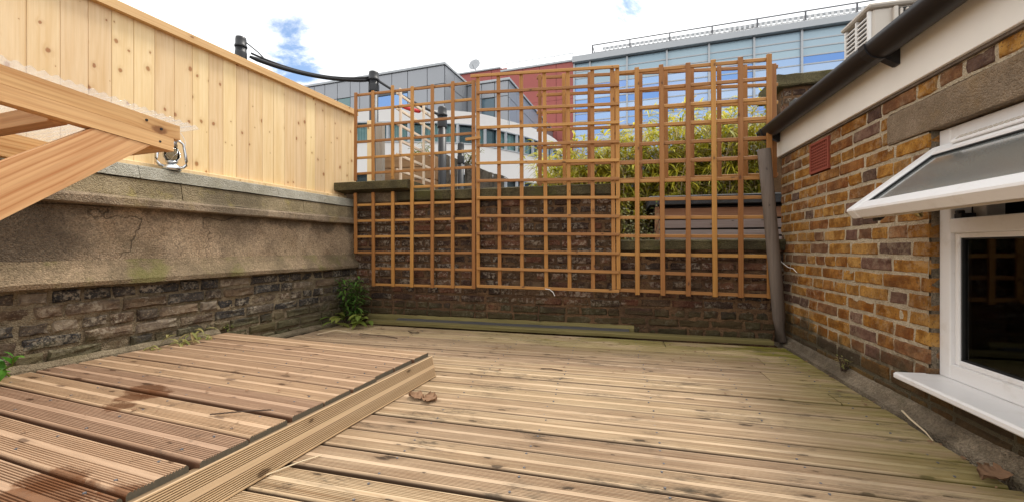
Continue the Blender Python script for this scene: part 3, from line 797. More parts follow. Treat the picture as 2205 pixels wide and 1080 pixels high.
# room behind the window
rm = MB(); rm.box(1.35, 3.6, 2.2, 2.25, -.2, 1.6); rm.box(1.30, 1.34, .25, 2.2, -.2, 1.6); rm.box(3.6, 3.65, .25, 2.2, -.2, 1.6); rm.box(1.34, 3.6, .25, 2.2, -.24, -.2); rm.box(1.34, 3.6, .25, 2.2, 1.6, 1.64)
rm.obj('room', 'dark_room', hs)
# eaves
MB().box(-.02, 4.6, -.024, -.004, 1.436, 1.66, .002).obj('fascia', 'fascia_paint', hs)
MB().box(-.01, 4.6, -.010, .06, 1.424, 1.4355).obj('fascia_strip', 'grey_wood', hs)  # thin brown strip along the bottom edge of the fascia
MB().box(-.03, 4.6, -.085, 3.0, 1.665, 1.72, .004).obj('flat_roof', 'felt', hs)
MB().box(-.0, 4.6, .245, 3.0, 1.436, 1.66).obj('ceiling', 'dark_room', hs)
gp = []; gr_, gy, gz = .066, -.094, 1.652
for i in range(13): th = math.pi * i / 12; gp.append((gy + gr_ * math.cos(th), gz - gr_ * 1.05 * math.sin(th)))
for i in range(12, -1, -1): th = math.pi * i / 12; gp.append((gy + (gr_ - .004) * math.cos(th), gz + .002 - (gr_ - .004) * 1.05 * math.sin(th)))
gu = MB(); n = len(gp); vs = [(x, y, z) for x in (-.04, 4.6) for y, z in gp]
gu.add(vs, [(i, (i + 1) % n, n + (i + 1) % n, n + i) for i in range(n)])
guo = gu.obj('gutter', 'gutter_plastic', hs, True)
def bracket(x, wdt):
    m = MB(); pts = [(gy + (gr_ + .006) * math.cos(math.pi * i / 10), gz - (gr_ + .006) * 1.05 * math.sin(math.pi * i / 10)) for i in range(11)]
    inn = [(gy + (gr_ + .0005) * math.cos(math.pi * i / 10), gz - (gr_ + .0005) * 1.05 * math.sin(math.pi * i / 10)) for i in range(10, -1, -1)]
    m.prism(pts + inn, 'x', x - wdt / 2, x + wdt / 2)
    m.prism([(-.0245, gz - .03), (-.0245, gz - .105), (-.034, gz - .105), (gy + .01, gz - gr_ * 1.09), (gy + .052, gz - .034)], 'x', x - wdt / 2 + .004, x + wdt / 2 - .004)
    m.obj('bracket', 'black_plastic', guo)
bracket(1.40, .045); bracket(.03, .04); bracket(2.9, .04)
ec = MB(); ec.prism([(gy + (gr_ + .003) * math.cos(math.pi * i / 12), gz - (gr_ + .003) * 1.05 * math.sin(math.pi * i / 12)) for i in range(13)], 'x', -.048, -.0405); ec.obj('end_cap', 'black_plastic', guo)

# ------------------------------------------------------------------ trellis panels
def slat(parent, a, b, w, t, mat, along):
    """one bar from a to b (vectors local to parent); along 'z' upright or 'x' rail"""
    a, b = Vector(a), Vector(b); L = (b - a).length; m = MB()
    if along == 'z': m.box(-w / 2, w / 2, -t / 2, t / 2, 0, L, .0025)
    else: m.box(0, L, -t / 2, t / 2, -w / 2, w / 2, .0025)
    o = m.obj('upright' if along == 'z' else 'rail', mat, parent)
    o.location = a
    d = (b - a)
    if along == 'z': o.rotation_euler = (0, math.atan2(d.x, d.z), 0)
    else: o.rotation_euler = (0, -math.atan2(d.z, math.hypot(d.x, d.y)), math.atan2(d.y, d.x))
    return o
def jit(s=.005): return R.uniform(-s, s)
lerp = lambda a, b, t: a + (b - a) * t

# left panel: uprights in front, cut round the cap stone
tl_ = thing('trellis_panel', 'trellis panel notched round the cap stone, next to the pine fence', 'trellis', (-2.503, 3.480, .37), 0, 'brown trellis panels on the boundary wall')
cx_ = [0, .199, .413, .621, .829, 1.035, 1.237]
zr = [1.866 - .1555 * i for i in range(13)]
for i, x in enumerate(cx_):
    if i < 3:
        slat(tl_, (x, 0, 1.012), (x + jit(), 0, 1.885 + (.03 if i == 2 else 0)), .031, .016, 'trellis_wood', 'z')
        slat(tl_, (x + .004, 0, (.30 if i == 0 else -.018)), (x, 0, .895), .033, .016, 'trellis_wood', 'z')
    else: slat(tl_, (x + jit(), 0, -.018), (x, 0, 1.885 + jit(.008)), .033, .016, 'trellis_wood', 'z')
for i, z in enumerate(zr):
    x0 = -.012 if i < 11 else .19
    if i == 6: x0 = .515
    slat(tl_, (x0, .0175, z + jit(.004)), (1.252, .0175, z + jit(.004)), .0235, .017, 'trellis_rail', 'x')
# middle panel: rails in front
tm_ = thing('trellis_panel', 'middle trellis panel, its rails nailed over the uprights', 'trellis', (-1.23, 3.470, .38), 0, 'brown trellis panels on the boundary wall')
cm = [0, .203, .41, .619, .822, 1.025, 1.195, 1.232]
for i, x in enumerate(cm):
    top = lerp(1.90, 1.845, x / 1.23)
    slat(tm_, (x + .012 + jit(), .0178, .0), (x + jit(), .0178, top), .0325, .017, 'trellis_wood', 'z')
for i in range(13):
    t = i / 12
    z0 = lerp(1.905, -.0, t); z1 = lerp(1.848, -.012, t)
    slat(tm_, (-.03 + (.03 if i else -.03), 0, z0 + jit(.003)), (1.25, 0, z1 + jit(.003)), .0255, .017, 'trellis_rail', 'x')
slat(tm_, (-.10, -.022, 1.325), (.04, -.022, 1.335), .026, .02, 'trellis_rail', 'x')
# right panel: uprights in front
tr_ = thing('trellis_panel', 'trellis panel beside the leaning grey pole, its uprights nailed over the rails', 'trellis', (.02, 3.482, .36), 0, 'brown trellis panels on the boundary wall')
crr = [.136, .332, .529, .720, .910, 1.103]
for i, x in enumerate(crr): slat(tr_, (x + .006 + jit(), 0, -.02), (x + jit(), 0, 1.845 + jit(.006)), .036, .017, 'trellis_wood', 'z')
for i in range(13):
    t = i / 12
    slat(tr_, (-.012, .0182, lerp(1.825, .012, t) + jit(.003)), (1.118, .0182, lerp(1.812, -.002, t) + jit(.003)), .027, .017, 'trellis_rail', 'x')
# panel standing on the wall behind
tb_ = thing('trellis_panel', 'half-height trellis panel standing behind the front ones on top of the wall', 'trellis', (-.687, 3.66, 1.283), 0, 'brown trellis panels on the boundary wall')
cb_ = [0, .226, .446, .659, .881, 1.092, 1.297, 1.503, 1.70, 1.907]
for x in cb_: slat(tb_, (x + .004, 0, .0), (x + jit(), 0, lerp(1.03, .915, x / 1.9)), .0325, .017, 'trellis_wood', 'z')
for i in range(7):
    t = i / 6
    slat(tb_, (-.03, .018, lerp(1.012, .04, t)), (1.94, .018, lerp(.895, .03, t)), .027, .017, 'trellis_rail', 'x')

# pale trellis at right angles, on the neighbour's terrace
tw_ = thing('pale_trellis', 'bleached pale trellis running away from the boundary wall beyond the cap stone', 'trellis', (-2.26, 3.92, .02), math.pi / 2)
for i in range(4): slat(tw_, (i * .27, 0, 0 if i in (0, 3) else 1.28), (i * .27, 0, 2.42), .034, .02, 'pale_trellis_wood', 'z')
for i in range(7): slat(tw_, (-.05, .019, 2.36 - i * .165), (.86, .019, 2.36 - i * .165), .03, .018, 'pale_trellis_rail', 'x')

# ------------------------------------------------------------------ lean-to shelter
PP = Vector((-1.765, 1.267, .136))
lt = thing('lean_to', 'low timber lean-to with diagonal brace and clear corrugated roof on the platform', 'lean-to', PP, math.pi / 2 - PHI)
# local x along the wall (away from camera), local y towards the wall, z from platform
SLP = .105
def beam(name, pts, y0, y1, mat='orange_pine', n=None):
    """polygon in (x,z), thickness y0..y1, mesh lies along its own x axis"""
    a = Vector((pts[0][0], 0, pts[0][1])); d = Vector((pts[1][0] - pts[0][0], 0, pts[1][1] - pts[0][1])); ang = math.atan2(d.z, d.x)
    M = Matrix.Rotation(ang, 4, 'Y') @ Matrix.Translation(-a)
    m = MB()
    m.prism([(q.x, q.z) for q in (M @ Vector((p[0], 0, p[1])) for p in pts)], 'y', y0, y1)
    o = m.obj(name, mat, lt); o.location = a; o.rotation_euler = (0, -ang, 0); return o
zt = lambda x: 1.098 - SLP * x
far = -2.2
beam('rafter', [(far, zt(far) - .058), (.018, zt(.018) - .058), (.018, zt(.018)), (far, zt(far))], .002, .045)
beam('rafter', [(far, zt(far) - .112), (-.006, zt(-.006) - .112), (-.006, zt(-.006) - .0595), (far, zt(far) - .0595)], .0, .046)
beam('brace', [(-1.02, .225), (-.086, zt(-.086) - .1135), (-.262, zt(-.262) - .1135), (-1.02, .432)], .003, .05)
beam('rafter', [(far, zt(far) - .112), (.0, zt(0) - .112), (.0, zt(0)), (far, zt(far))], .90, .945)
MB().box(-1.12, -1.03, .0, .09, .0, zt(-1.05) - .116, .003).obj('post', 'orange_pine', lt)
MB().box(-1.12, -1.03, .86, .95, .0, zt(-1.05) - .116, .003).obj('post', 'orange_pine', lt)
def cross(x0, x1, z0, z1):
    m = MB(); m.box(0, .852, -(x1 - x0), 0, 0, z1 - z0, .002)
    o = m.obj('cross_beam', 'orange_pine', lt); o.location = (x0, .047, z0); o.rotation_euler = (0, 0, math.pi / 2)
cross(-.076, -.008, zt(0) - .109, zt(0) - .058)
cross(-.355, -.305, zt(-.33) - .118, zt(-.33) - .058)
cross(-1.2, -1.15, zt(-1.2) - .118, zt(-1.2) - .058)
rs = MB(); per = .030; x = far; vs = []; fs = []
n = int((.075 - far) / (per / 6))
for i in range(n + 1):
    x = far + i * per / 6; z = zt(x) + .011 + .005 * math.sin(2 * math.pi * i / 6)
    vs += [(x, -.03, z), (x, .96, z)]
fs = [(2 * i, 2 * i + 1, 2 * i + 3, 2 * i + 2) for i in range(n)]
rs.add(vs, fs); ro = rs.obj('roof_sheet', 'clear_sheet', lt, True)
sol = ro.modifiers.new('thickness', 'SOLIDIFY'); sol.thickness = .0018
sc_ = MB()
for (x, z) in ((-.05, zt(-.05) - .036), (-.055, zt(-.055) - .088), (-.10, zt(-.1) - .02)): sc_.lathe([(.0055, -.0015), (.0045, .001)], 8, Matrix.Translation((x, .0, z)) @ Matrix.Rotation(math.pi / 2, 4, 'X'))
sc_.obj('screw_heads', 'ac_dark', lt)

# hurricane lantern on the wall ledge
ln = thing('hurricane_lantern', 'silver hurricane lantern standing on the wall ledge under the lean-to', 'lantern', (-2.741, 1.945, 1.214), math.pi / 2 - PHI - .25)
ln.scale = (.88, .88, .88)
MB().lathe([(.050, .0), (.056, .003), (.057, .018), (.052, .036), (.030, .045), (.024, .052)], 20).obj('tank', 'steel', ln, True)
for s_ in (-1, 1):
    MB().tube([(s_ * .045, 0, .030), (s_ * .068, 0, .034), (s_ * .084, 0, .052), (s_ * .087, 0, .080), (s_ * .080, 0, .130), (s_ * .072, 0, .180), (s_ * .066, 0, .205), (s_ * .045, 0, .222), (s_ * .02, 0, .226)], [.010, .0105, .0105, .010, .0095, .009, .009, .009, .008], 8).obj('side_tube', 'steel', ln, True)
MB().lathe([(.030, .052), (.036, .058), (.036, .066), (.022, .074), (.010, .082)], 16).obj('burner', 'steel', ln, True)
MB().lathe([(.030, .068), (.044, .095), (.046, .120), (.038, .155), (.030, .172)], 20).obj('globe', 'window_glass', ln, True)
gw = MB()
for k in range(6):
    th = k * math.pi / 3
    gw.tube([(math.cos(th + t * .9) * r, math.sin(th + t * .9) * r, z) for t, r, z in ((0, .036, .066), (.5, .050, .10), (1, .050, .125), (1.5, .04, .160))], .0014, 5)
gw.obj('wire_guard', 'steel', ln)
MB().lathe([(.032, .172), (.036, .178), (.030, .200), (.034, .215), (.034, .235), (.020, .250), (.006, .256)], 16).obj('chimney_cap', 'steel', ln, True)
MB().tube([(math.cos(t) * .088, .02, .20 + math.sin(t) * .115) for t in [math.pi * i / 12 for i in range(13)]], .0018, 5).obj('bail_handle', 'steel', ln)

# leaning pole in the corner
pl = MB(); pts = [(1.180, 3.415, .031), (1.172, 3.416, .2), (1.142, 3.42, .60), (1.108, 3.425, 1.05), (1.075, 3.43, 1.466)]
pl.tube(pts, [.041, .042, .043, .043, .044], 18)
me = pl.mesh('leaning_pole', 'grey_wood', True)
for f in me.polygons:
    if len(f.vertices) > 4: f.use_smooth = False
tag(link('leaning_pole', me), 'weathered grey round pole leaning in the corner by the house', 'pole')

# ------------------------------------------------------------------ posts, flues, cable beyond the fence
tag(MB().box(-2.66, -2.60, 3.90, 3.96, .02, 2.12, .004).obj('fence_post', 'fresh_pine'), 'fresh pine end post behind the notched trellis panel', 'post')
tag(MB().box(-2.575, -2.49, 3.93, 3.99, .02, 2.10, .004).obj('weathered_post', 'silver_post'), 'silver grey weathered post beside the fresh pine end post', 'post')
def flue(x, y, top, r, label, extra=None):
    t = thing('flue_pipe', label, 'flue pipe', (x, y, .02), 0, 'black flue pipes')
    MB().lathe([(r, 0), (r, top - .02)], 18).obj('pipe', 'black_plastic', t, True)
    MB().lathe([(r * 1.16, top - .26), (r * 1.2, top - .25), (r * 1.2, top - .17), (r * 1.16, top - .16), (r * 1.12, top - .16), (r * 1.1, top - .03), (r * 1.02, top - .005), (r * .8, top)], 18).obj('terminal', 'black_plastic', t, True)
    MB().lathe([(r * 1.22, top - .115), (r * 1.27, top - .11), (r * 1.27, top - .095), (r * 1.22, top - .09)], 18).obj('clip_band', 'black_plastic', t, True)
flue(-3.92, 3.48, 2.97, .048, 'black flue pipe rising behind the pine fence')
flue(-2.97, 4.50, 2.92, .056, 'tall black flue pipe behind the notched trellis panel')
flue(-2.09, 4.62, 2.44, .050, 'shorter black flue pipe beside the rubble wall')
flue(-1.86, 4.66, 1.99, .036, 'stubby thin black flue pipe next to the shorter one')
def sag(a, b, s_, n=18): return [Vector(a).lerp(Vector(b), i / n) - Vector((0, 0, s_ * 4 * (i / n) * (1 - i / n))) for i in range(n + 1)]
cbl = MB().tube(sag((-3.85, 3.52, 2.79), (-3.02, 4.47, 2.83), .075), [.014] + [.024] * 17 + [.020], 7)
cbl.tube(sag((-3.84, 3.53, 2.83), (-3.01, 4.46, 2.86), .095), .011, 6)
cbl.tube([(-3.90, 3.48, 2.96), (-3.80, 3.58, 2.86), (-3.75, 3.63, 2.79)], .007, 5)
tag(cbl.obj('cable_bundle', 'black_plastic', None, True), 'sagging black cable bundle slung between two flue pipes', 'cable')
tag(MB().tube(sag((-2.92, 4.5, 2.83), (-2.12, 4.62, 2.36), .02), .017, 6).obj('cable', 'black_plastic', None, True), 'black cable dropping from the tall flue to the shorter one', 'cable')
tag(MB().tube(sag((-2.55, 4.42, 2.455), (-2.30, 4.46, 2.37), .012), [.008, .02] + [.024] * 15 + [.02, .01], 6).obj('red_cloth', 'red_plastic', None, True), 'small red cloth hanging beyond the pale trellis', 'cloth')

# ------------------------------------------------------------------ neighbour's terrace furniture
pb = thing('timber_planter', 'stacked timber planter box behind the notched trellis panel', 'planter', (-3.05, 4.7, .02))
for i in range(12): MB().box(0, .78, R.uniform(0, .012), .045, i * .158, i * .158 + .150, .004).obj('board', 'planter_wood', pb).location = (0, 0, 0)
for i in range(12): MB().box(.735, .78, .046, .50, i * .158, i * .158 + .150, .004).obj('side_board', 'planter_wood', pb)
MB().box(.0, .73, .05, .5, 1.75, 1.86).obj('soil', 'soil', pb)
rb = MB(); prof = [(-2.58, 1.98), (-2.3, 1.98), (-2.1, 1.92), (-1.9, 1.82), (-1.6, 1.70), (-1.40, 1.64)]
for a, b in zip(prof[:-1], prof[1:]):
    n = 4
    for q in range(n):
        xa, xb = lerp(a[0], b[0], q / n), lerp(a[0], b[0], (q + 1) / n); za, zb = lerp(a[1], b[1], q / n) + jit(.02), lerp(a[1], b[1], (q + 1) / n)
        rb.add([(xa, 5 + jit(.03), .02), (xb, 5 + jit(.03), .02), (xb, 5 + jit(.03), zb), (xa, 5 + jit(.03), za), (xa, 5.3, za), (xb, 5.3, zb)], [(0, 1, 2, 3), (3, 2, 5, 4)])
tag(rb.obj('rubble_wall', 'rubble'), 'pale rubble wall with a sloping top beyond the trellis', 'wall')

def plant(name, label, cat, loc, mat, n, h, spread, L, W, stem='twig', seed=1, up=.9, droop=.3, stems=8, group=None, seg=3):
    r = random.Random(seed); t = thing(name, label, cat, loc, 0, group)
    ms, ml = MB(), MB(); per = max(1, n // stems)
    for s_ in range(stems):
        a = r.uniform(0, 6.28); q = r.random() ** .6 * spread; hh = h * r.uniform(.6, 1.)
        b = Vector((r.uniform(-1, 1) * spread * .45, r.uniform(-1, 1) * spread * .3, 0)); e = Vector((math.cos(a) * q, math.sin(a) * q, hh))
        c = (b + e) * .5 + Vector((0, 0, hh * .12))
        ms.tube([b, c, e], [.005, .004, .002], 5)
        for k in range(per):
            tt = (k + .5 * r.random()) / per * .85 + .15
            p = (b * (1 - tt) ** 2 + c * 2 * tt * (1 - tt) + e * tt * tt)
            th = k * 2.4 + r.uniform(-.4, .4); el = r.uniform(-.15, .9) * up
            ml.leaf(p, (math.cos(th) * math.cos(el), math.sin(th) * math.cos(el), math.sin(el)), (0, 0, 1), L * r.uniform(.6, 1.15), W * r.uniform(.7, 1.1), droop, .3, seg)
    ms.obj('stems', stem, t); ml.obj('foliage', mat, t)
    return t
plant('potted_shrub', 'leafy shrub growing out of the stacked timber planter', 'plant', (-2.55, 4.85, 1.86), 'shrub_leaf', 150, .26, .24, .09, .022, seed=3)
plant('terrace_shrub', 'small leafy shrub on the rubble wall beyond the trellis', 'plant', (-1.88, 5.12, 1.80), 'shrub_leaf', 170, .26, .22, .08, .022, seed=5)
plant('small_shrub', 'pale small-leaved shrub beside the red timber shed', 'plant', (.20, 4.12, .02), 'shrub_leaf', 1100, 1.16, .27, .05, .018, seed=9, stems=26, seg=2)
plant('ground_shrub', 'bright green low shrub in front of the red timber shed', 'plant', (.34, 4.05, .02), 'weed_light', 420, .90, .16, .07, .014, seed=13, stems=18, seg=2)

# timber shed with felt roof
sh = thing('timber_shed', 'low slatted red timber shed with grey felt roof behind the low wall', 'shed', (.40, 4.40, .02))
MB().box(.015, 1.5, .02, .85, 0, 1.12).obj('body', 'dark_room', sh)
z = .06; i = 0
while z < 1.08:
    hgt = .082 if i % 2 == 0 else .05
    if z > .98: hgt = .10
    MB().box(0, 1.5, -.012 - R.uniform(0, .008), .015, z, z + hgt, .003).obj('slat', 'shed_wood' if (i % 3 != 1 and z > .9) or i % 4 == 3 else 'shed_wood_grey', sh); z += hgt + .018; i += 1
MB().box(-.02, .02, -.03, .02, 0, 1.12, .003).obj('corner_post', 'shed_wood', sh)
MB().box(-.075, 1.55, -.07, .95, 1.135, 1.215, .004).obj('roof', 'felt', sh)
MB().box(-.08, 1.55, -.075, .95, 1.2155, 1.225).obj('roof_trim', 'steel_grey', sh)
df = thing('dark_fence', 'dark boarded fence behind the bamboo clumps', 'fence', (-.9, 6.0, .02))
for i in range(22): MB().box(i * .15, i * .15 + .144, 0, .03, 0, 1.55, .003).obj('board', 'grey_wood', df)

# ------------------------------------------------------------------ bamboo
def bamboo(label, x, y, h, wd, seed, dens=1.):
    r = random.Random(seed); t = thing('bamboo_clump', label, 'bamboo', (x, y, .02), 0, 'bamboo clumps behind the trellis')
    mc, ml, ms = MB(), MB(), MB()
    for c in range(int(46 * dens)):
        b = Vector((r.uniform(-1, 1) * wd * .8, r.uniform(-.22, .22), 0)); lean = Vector((r.gauss(0, .16), r.gauss(-.06, .12), 0)); hh = h * r.uniform(.72, 1.03)
        P = lambda q: b + lean * (q * q * hh * .7) + Vector((0, 0, hh * q - .05 * hh * q ** 4))
        mc.tube([P(q / 5) for q in range(6)], [.006, .006, .005, .0045, .0035, .002], 5)
        nb = int(26 * dens)
        for k in range(nb):
            q = .22 + .78 * (k + r.random()) / nb
            p0 = P(min(q, 1.)); th = r.uniform(0, 6.28); bl = r.uniform(.08, .26) * (1.15 - .3 * q)
            p1 = p0 + Vector((math.cos(th) * bl, math.sin(th) * bl * .9, bl * r.uniform(.1, .55)))
            mc.tube([p0, p1], [.0016, .001], 3, False)
            for e in range(r.randint(4, 7)):
                f = p0.lerp(p1, r.uniform(.45, 1.)); a2 = th + r.uniform(-1.1, 1.1); el = r.uniform(-.5, .75)
                dv = (math.cos(a2) * math.cos(el), math.sin(a2) * math.cos(el), math.sin(el))
                tgt = ms if (q < .60 and r.random() < .75) or r.random() < .06 else ml
                tgt.leaf(f, dv, (0, 0, 1), r.uniform(.10, .22), r.uniform(.015, .027), r.uniform(.15, .7), .3, 3)
    mc.obj('canes', 'straw', t); ml.obj('leaves', 'bamboo_leaf', t); ms.obj('dry_leaves', 'bamboo_straw', t)
bamboo('straggly bamboo clump at the open end of the hedge, over the curved white building', -.60, 5.2, 2.06, .34, 1, .95)
bamboo('yellow-green bamboo clump behind the middle trellis panel', -.14, 5.1, 2.26, .36, 2, 1.1)
bamboo('yellow-green bamboo clump behind the shrub by the shed', .42, 5.3, 2.36, .36, 3)
bamboo('bamboo clump with a tall arching tip behind the red shed', .88, 5.45, 2.48, .34, 4)
bamboo('bright bamboo clump between the red shed and the chimney stack', 1.32, 5.4, 2.42, .34, 5)
bamboo('bamboo clump pressed against the chimney stack', 1.68, 5.6, 2.48, .30, 6)

# ------------------------------------------------------------------ chimney stack, air conditioner
ch = thing('chimney_stack', 'squat dark brick stack with concrete slab behind the gutter', 'chimney', (1.60, 4.55, .02))
cc_ = lay(ch, 'dark_red_brick', 0., .85, 1.45, 11, .075, .225, .11, .011, [], .003, 61)
core(ch, 'mortar', 'mortar_dark', [(0, .85, 0, 2.29)], .007, .004, .06, .5, 2)
MB().strip([(-.05, 2.285), (-.06, 2.30), (-.05, 2.40), (.0, 2.42), (.5, 2.42), (.55, 2.29)], -.07, .9, 16, .012, 3).obj('slab', 'mossy_coping', ch)
MB().box(.03, .12, -.16, -.04, 1.95, 2.12, .004).obj('lead_box', 'lead', ch)
ac = thing('air_conditioner', 'cream air conditioning unit with slatted grilles on the flat roof', 'air conditioner', (1.60, 3.13, 1.72))
MB().box(.012, .72, .004, .31, .06, .56, .012).obj('casing', 'ac_paint', ac)
MB().box(-.02, .75, -.02, .33, .561, .592, .010).obj('lid', 'ac_paint', ac)
MB().box(.0045, .0115, .025, .285, .09, .54).obj('grille_back', 'ac_dark', ac)
for i in range(15): MB().box(-.006, .010, .028, .282, .10 + i * .0295, .112 + i * .0295, .002, Matrix.Translation((0, 0, .0)) ).obj('louvre', 'ac_white', ac)
for y in (.02, .155, .29): MB().box(-.010, .0105, y - .008, y + .008, .08, .55, .002).obj('louvre_frame', 'ac_white', ac)
MB().box(.14, .70, -.003, .0035, .09, .545, .001).obj('front_recess', 'ac_dark', ac)
for i in range(17): MB().box(.15 + i * .0325, .166 + i * .0325, -.018, .002, .10, .535, .004).obj('fin', 'ac_paint', ac)
MB().box(.115, .14, -.020, .003, .085, .55, .004).obj('fin_frame', 'ac_paint', ac)
for x in (.08, .62): MB().box(x, x + .05, .02, .29, 0, .0595, .003).obj('foot', 'ac_dark', ac)

# ------------------------------------------------------------------ weeds and debris
cw = plant('corner_weed', 'upright dark green weed growing in the corner of garden wall and trellis wall', 'weed', (-2.40, 3.28, 0.0), 'weed_leaf', 420, .46, .17, .095, .022, seed=4, stems=15, up=1.0, droop=.35)
r4 = random.Random(44); ml = MB()
for k in range(34):
    th = r4.uniform(0, 6.28); b = Vector((r4.uniform(-.17, .22), r4.uniform(-.16, .05), r4.uniform(.03, .12))); el = r4.uniform(-.1, .6)
    ml.leaf(b, (math.cos(th) * math.cos(el), math.sin(th) * math.cos(el) - .35, math.sin(el)), (0, 0, 1), r4.uniform(.08, .15), r4.uniform(.04, .062), .5, .25, 4)
ml.obj('basal_leaves', 'weed_light', cw)
dry = MB()
for k in range(40):
    p = Vector((r4.uniform(-.28, .0), r4.uniform(-.06, .12), r4.uniform(.1, .4)))
    dry.leaf(p, (r4.uniform(-1, 1), r4.uniform(-.6, .2), r4.uniform(-.5, .8)), (0, 0, 1), r4.uniform(.03, .07), .012, .4, .3, 2)
dry.obj('dead_stems', 'wilted_leaf', cw)
def on_plat(u, v, z=0.): p = PO + EU * u + EV * v; return (p.x, p.y, .138 + z)
sw = thing('sprouting_weed', 'bright green weed shoot at the near end of the sooty wall', 'weed', on_plat(-1.625, -1.02))
m = MB(); m.tube([(0, 0, .0), (.02, -.03, .035), (.07, -.05, .05), (.13, -.05, .075), (.16, -.06, .115)], [.004, .004, .0035, .003, .002], 5); m.obj('stem', 'weed_light', sw)
m = MB()
for (p, d, L, W) in (((.02, -.03, .04), (-.5, -.2, .75), .10, .05), ((.02, -.03, .04), (-1, .1, .25), .09, .045), ((.03, -.03, .04), (.3, -.6, -.05), .12, .045), ((.07, -.05, .05), (.9, -.6, -.12), .11, .035), ((.13, -.05, .08), (.4, .1, .8), .06, .028), ((.16, -.06, .115), (.9, .2, .2), .05, .022), ((.16, -.06, .115), (-.3, -.4, .7), .05, .022), ((.0, 0, .02), (-.8, -.6, .1), .11, .05), ((.01, 0, .06), (.1, -.5, .8), .07, .04)): m.leaf(p, d, (0, 0, 1), L, W, .25, .25, 4)
m.obj('leaves', 'bright_leaf', sw)
ww = thing('wilted_weed', 'wilted yellowing weed lying over the edge of the raised platform', 'weed', on_plat(-1.60, -.33))
m = MB()
for k in range(46):
    x = r4.uniform(-.03, .06); y = r4.uniform(-.16, .16); th = r4.uniform(-2.2, 1.2)
    m.leaf((x, y, r4.uniform(.004, .07) * (1 if abs(y - .08) < .05 or abs(y + .07) < .04 else .3)), (math.cos(th), math.sin(th) * .8, r4.uniform(-.3, .35)), (0, 0, 1), r4.uniform(.04, .085), r4.uniform(.012, .02), .5, .4, 3)
m.obj('leaves', 'wilted_leaf', ww)
plant('wall_fern', 'tiny straggly fern rooted at the foot of the house wall', 'weed', (1.222, 2.64, .045), 'wilted_leaf', 44, .09, .05, .035, .009, seed=8, stems=6)
plant('wall_weed', 'tiny green weed between bricks near the platform corner', 'weed', tuple(WO + EV * 1.05 + EU * .012 + Vector((0, 0, .14))), 'weed_light', 24, .05, .04, .03, .013, seed=18, stems=5)

def curl_leaf(name, label, loc, rz, L, W, curl, mat, h=.03, seed=0, group=None):
    m = MB(); n, k = 18, 10; vs = []; fs = []
    for i in range(n + 1):
        t = i / n; wd = W * (math.sin(math.pi * min(1, t * .96 + .02)) ** .75) * (1 + .25 * mnoise.noise((t * 7, seed * 3.3, 1.)))
        for j in range(k + 1):
            q = j / k - .5; a = q * curl * (1 + .5 * mnoise.noise((t * 3, seed * 1.7, q)))
            x, y = L * (t - .5), wd * math.sin(a) / max(.5, curl * .5)
            z = h * (1 - math.cos(a)) + h * .5 * math.sin(t * 3.1) * .5 + h * .55 * (mnoise.noise((t * 6, q * 5, seed)) + .5 * mnoise.noise((t * 15, q * 11, seed + 9.))) + h * .3
            vs.append((x, y + .3 * W * math.sin(t * 4 + seed), max(.001, z)))
    for i in range(n):
        for j in range(k): a = i * (k + 1) + j; fs.append((a, a + 1, a + k + 2, a + k + 1))
    m.add(vs, fs); m.tube([(L * .46, .3 * W * math.sin(4 + seed), .004), (L * .7, .1 * W, .004)], .0012, 4)
    o = m.obj(name, mat, None, True); o.location = loc; o.rotation_euler = (0, 0, rz)
    return tag(o, label, 'leaf', group)
curl_leaf('dry_leaf', 'crinkled brown dead leaf at the foot of the grooved fascia board', (-.937, 1.775, .002), .15, .085, .05, 2.3, 'dry_leaf', .019, 1)
curl_leaf('dry_leaf', 'crinkled brown dead leaf on the deck beside its darker twin', (-.865, 1.77, .002), -.2, .085, .055, 2.2, 'dry_leaf', .019, 2)
curl_leaf('curled_leaf', 'large curled brown dead leaf by the foot of the house wall below the sill', (1.135, 1.61, .012), .75, .13, .045, 2.2, 'dry_leaf', .020, 3)
def twig(label, pts, r, mat='twig', name='twig', cat='twig', group=None): return tag(MB().tube(pts, r, 5).obj(name, mat), label, cat, group)
twig('pale dry stalk lying along the concrete fillet by the house', [(1.186, 2.10, .03), (1.172, 2.02, .022), (1.165, 1.93, .012), (1.145, 1.86, .008)], [.004, .004, .003, .002], 'straw', 'stalk', 'stalk')
twig('thin dark twig on the middle of the deck', [(-.44, 2.39, .005), (-.38, 2.40, .006), (-.31, 2.385, .004)], .0028, group='twigs on the deck')
twig('crooked dark twig on the deck behind the raised platform', [(-2.1, 2.98, .006), (-1.98, 2.93, .012), (-1.84, 2.95, .006), (-1.7, 2.90, .005)], .003, group='twigs on the deck')
twig('short dark twig lying near the mossy timber kerb', [(-1.75, 3.16, .008), (-1.68, 3.10, .01), (-1.63, 3.13, .006)], .0035, group='twigs on the deck')
twig('pale straw on the deck beside the fascia board', [(-1.085, 1.04, .006), (-1.03, 1.13, .012), (-1.00, 1.20, .005)], .0024, 'straw', 'straw', 'straw', 'straws')
twig('pale bleached stalk on the deck behind the platform', [(-2.42, 2.86, .006), (-2.30, 2.95, .03), (-2.18, 2.97, .008)], .004, 'straw', 'straw', 'straw', 'straws')
a, b = on_plat(-.30, -1.02, .006), on_plat(-.12, -.93, .012)
twig('thin brown twig across the raised platform boards', [a, tuple((Vector(a) + Vector(b)) / 2 + Vector((.01, 0, .004))), b], .0026, group='twigs on the deck')
twig('white plastic tie hanging from the bottom trellis rail', [(-.60, 3.462, .372), (-.56, 3.455, .368), (-.53, 3.452, .345), (-.515, 3.45, .315)], .0038, 'white_cord', 'cable_tie', 'cable tie')
twig('loose white wire sticking out beside the leaning pole', [(1.16, 3.45, .70), (1.19, 3.42, .62), (1.21, 3.36, .585), (1.222, 3.31, .58), (1.234, 3.27, .55)], .0024, 'white_cord', 'wire', 'wire')
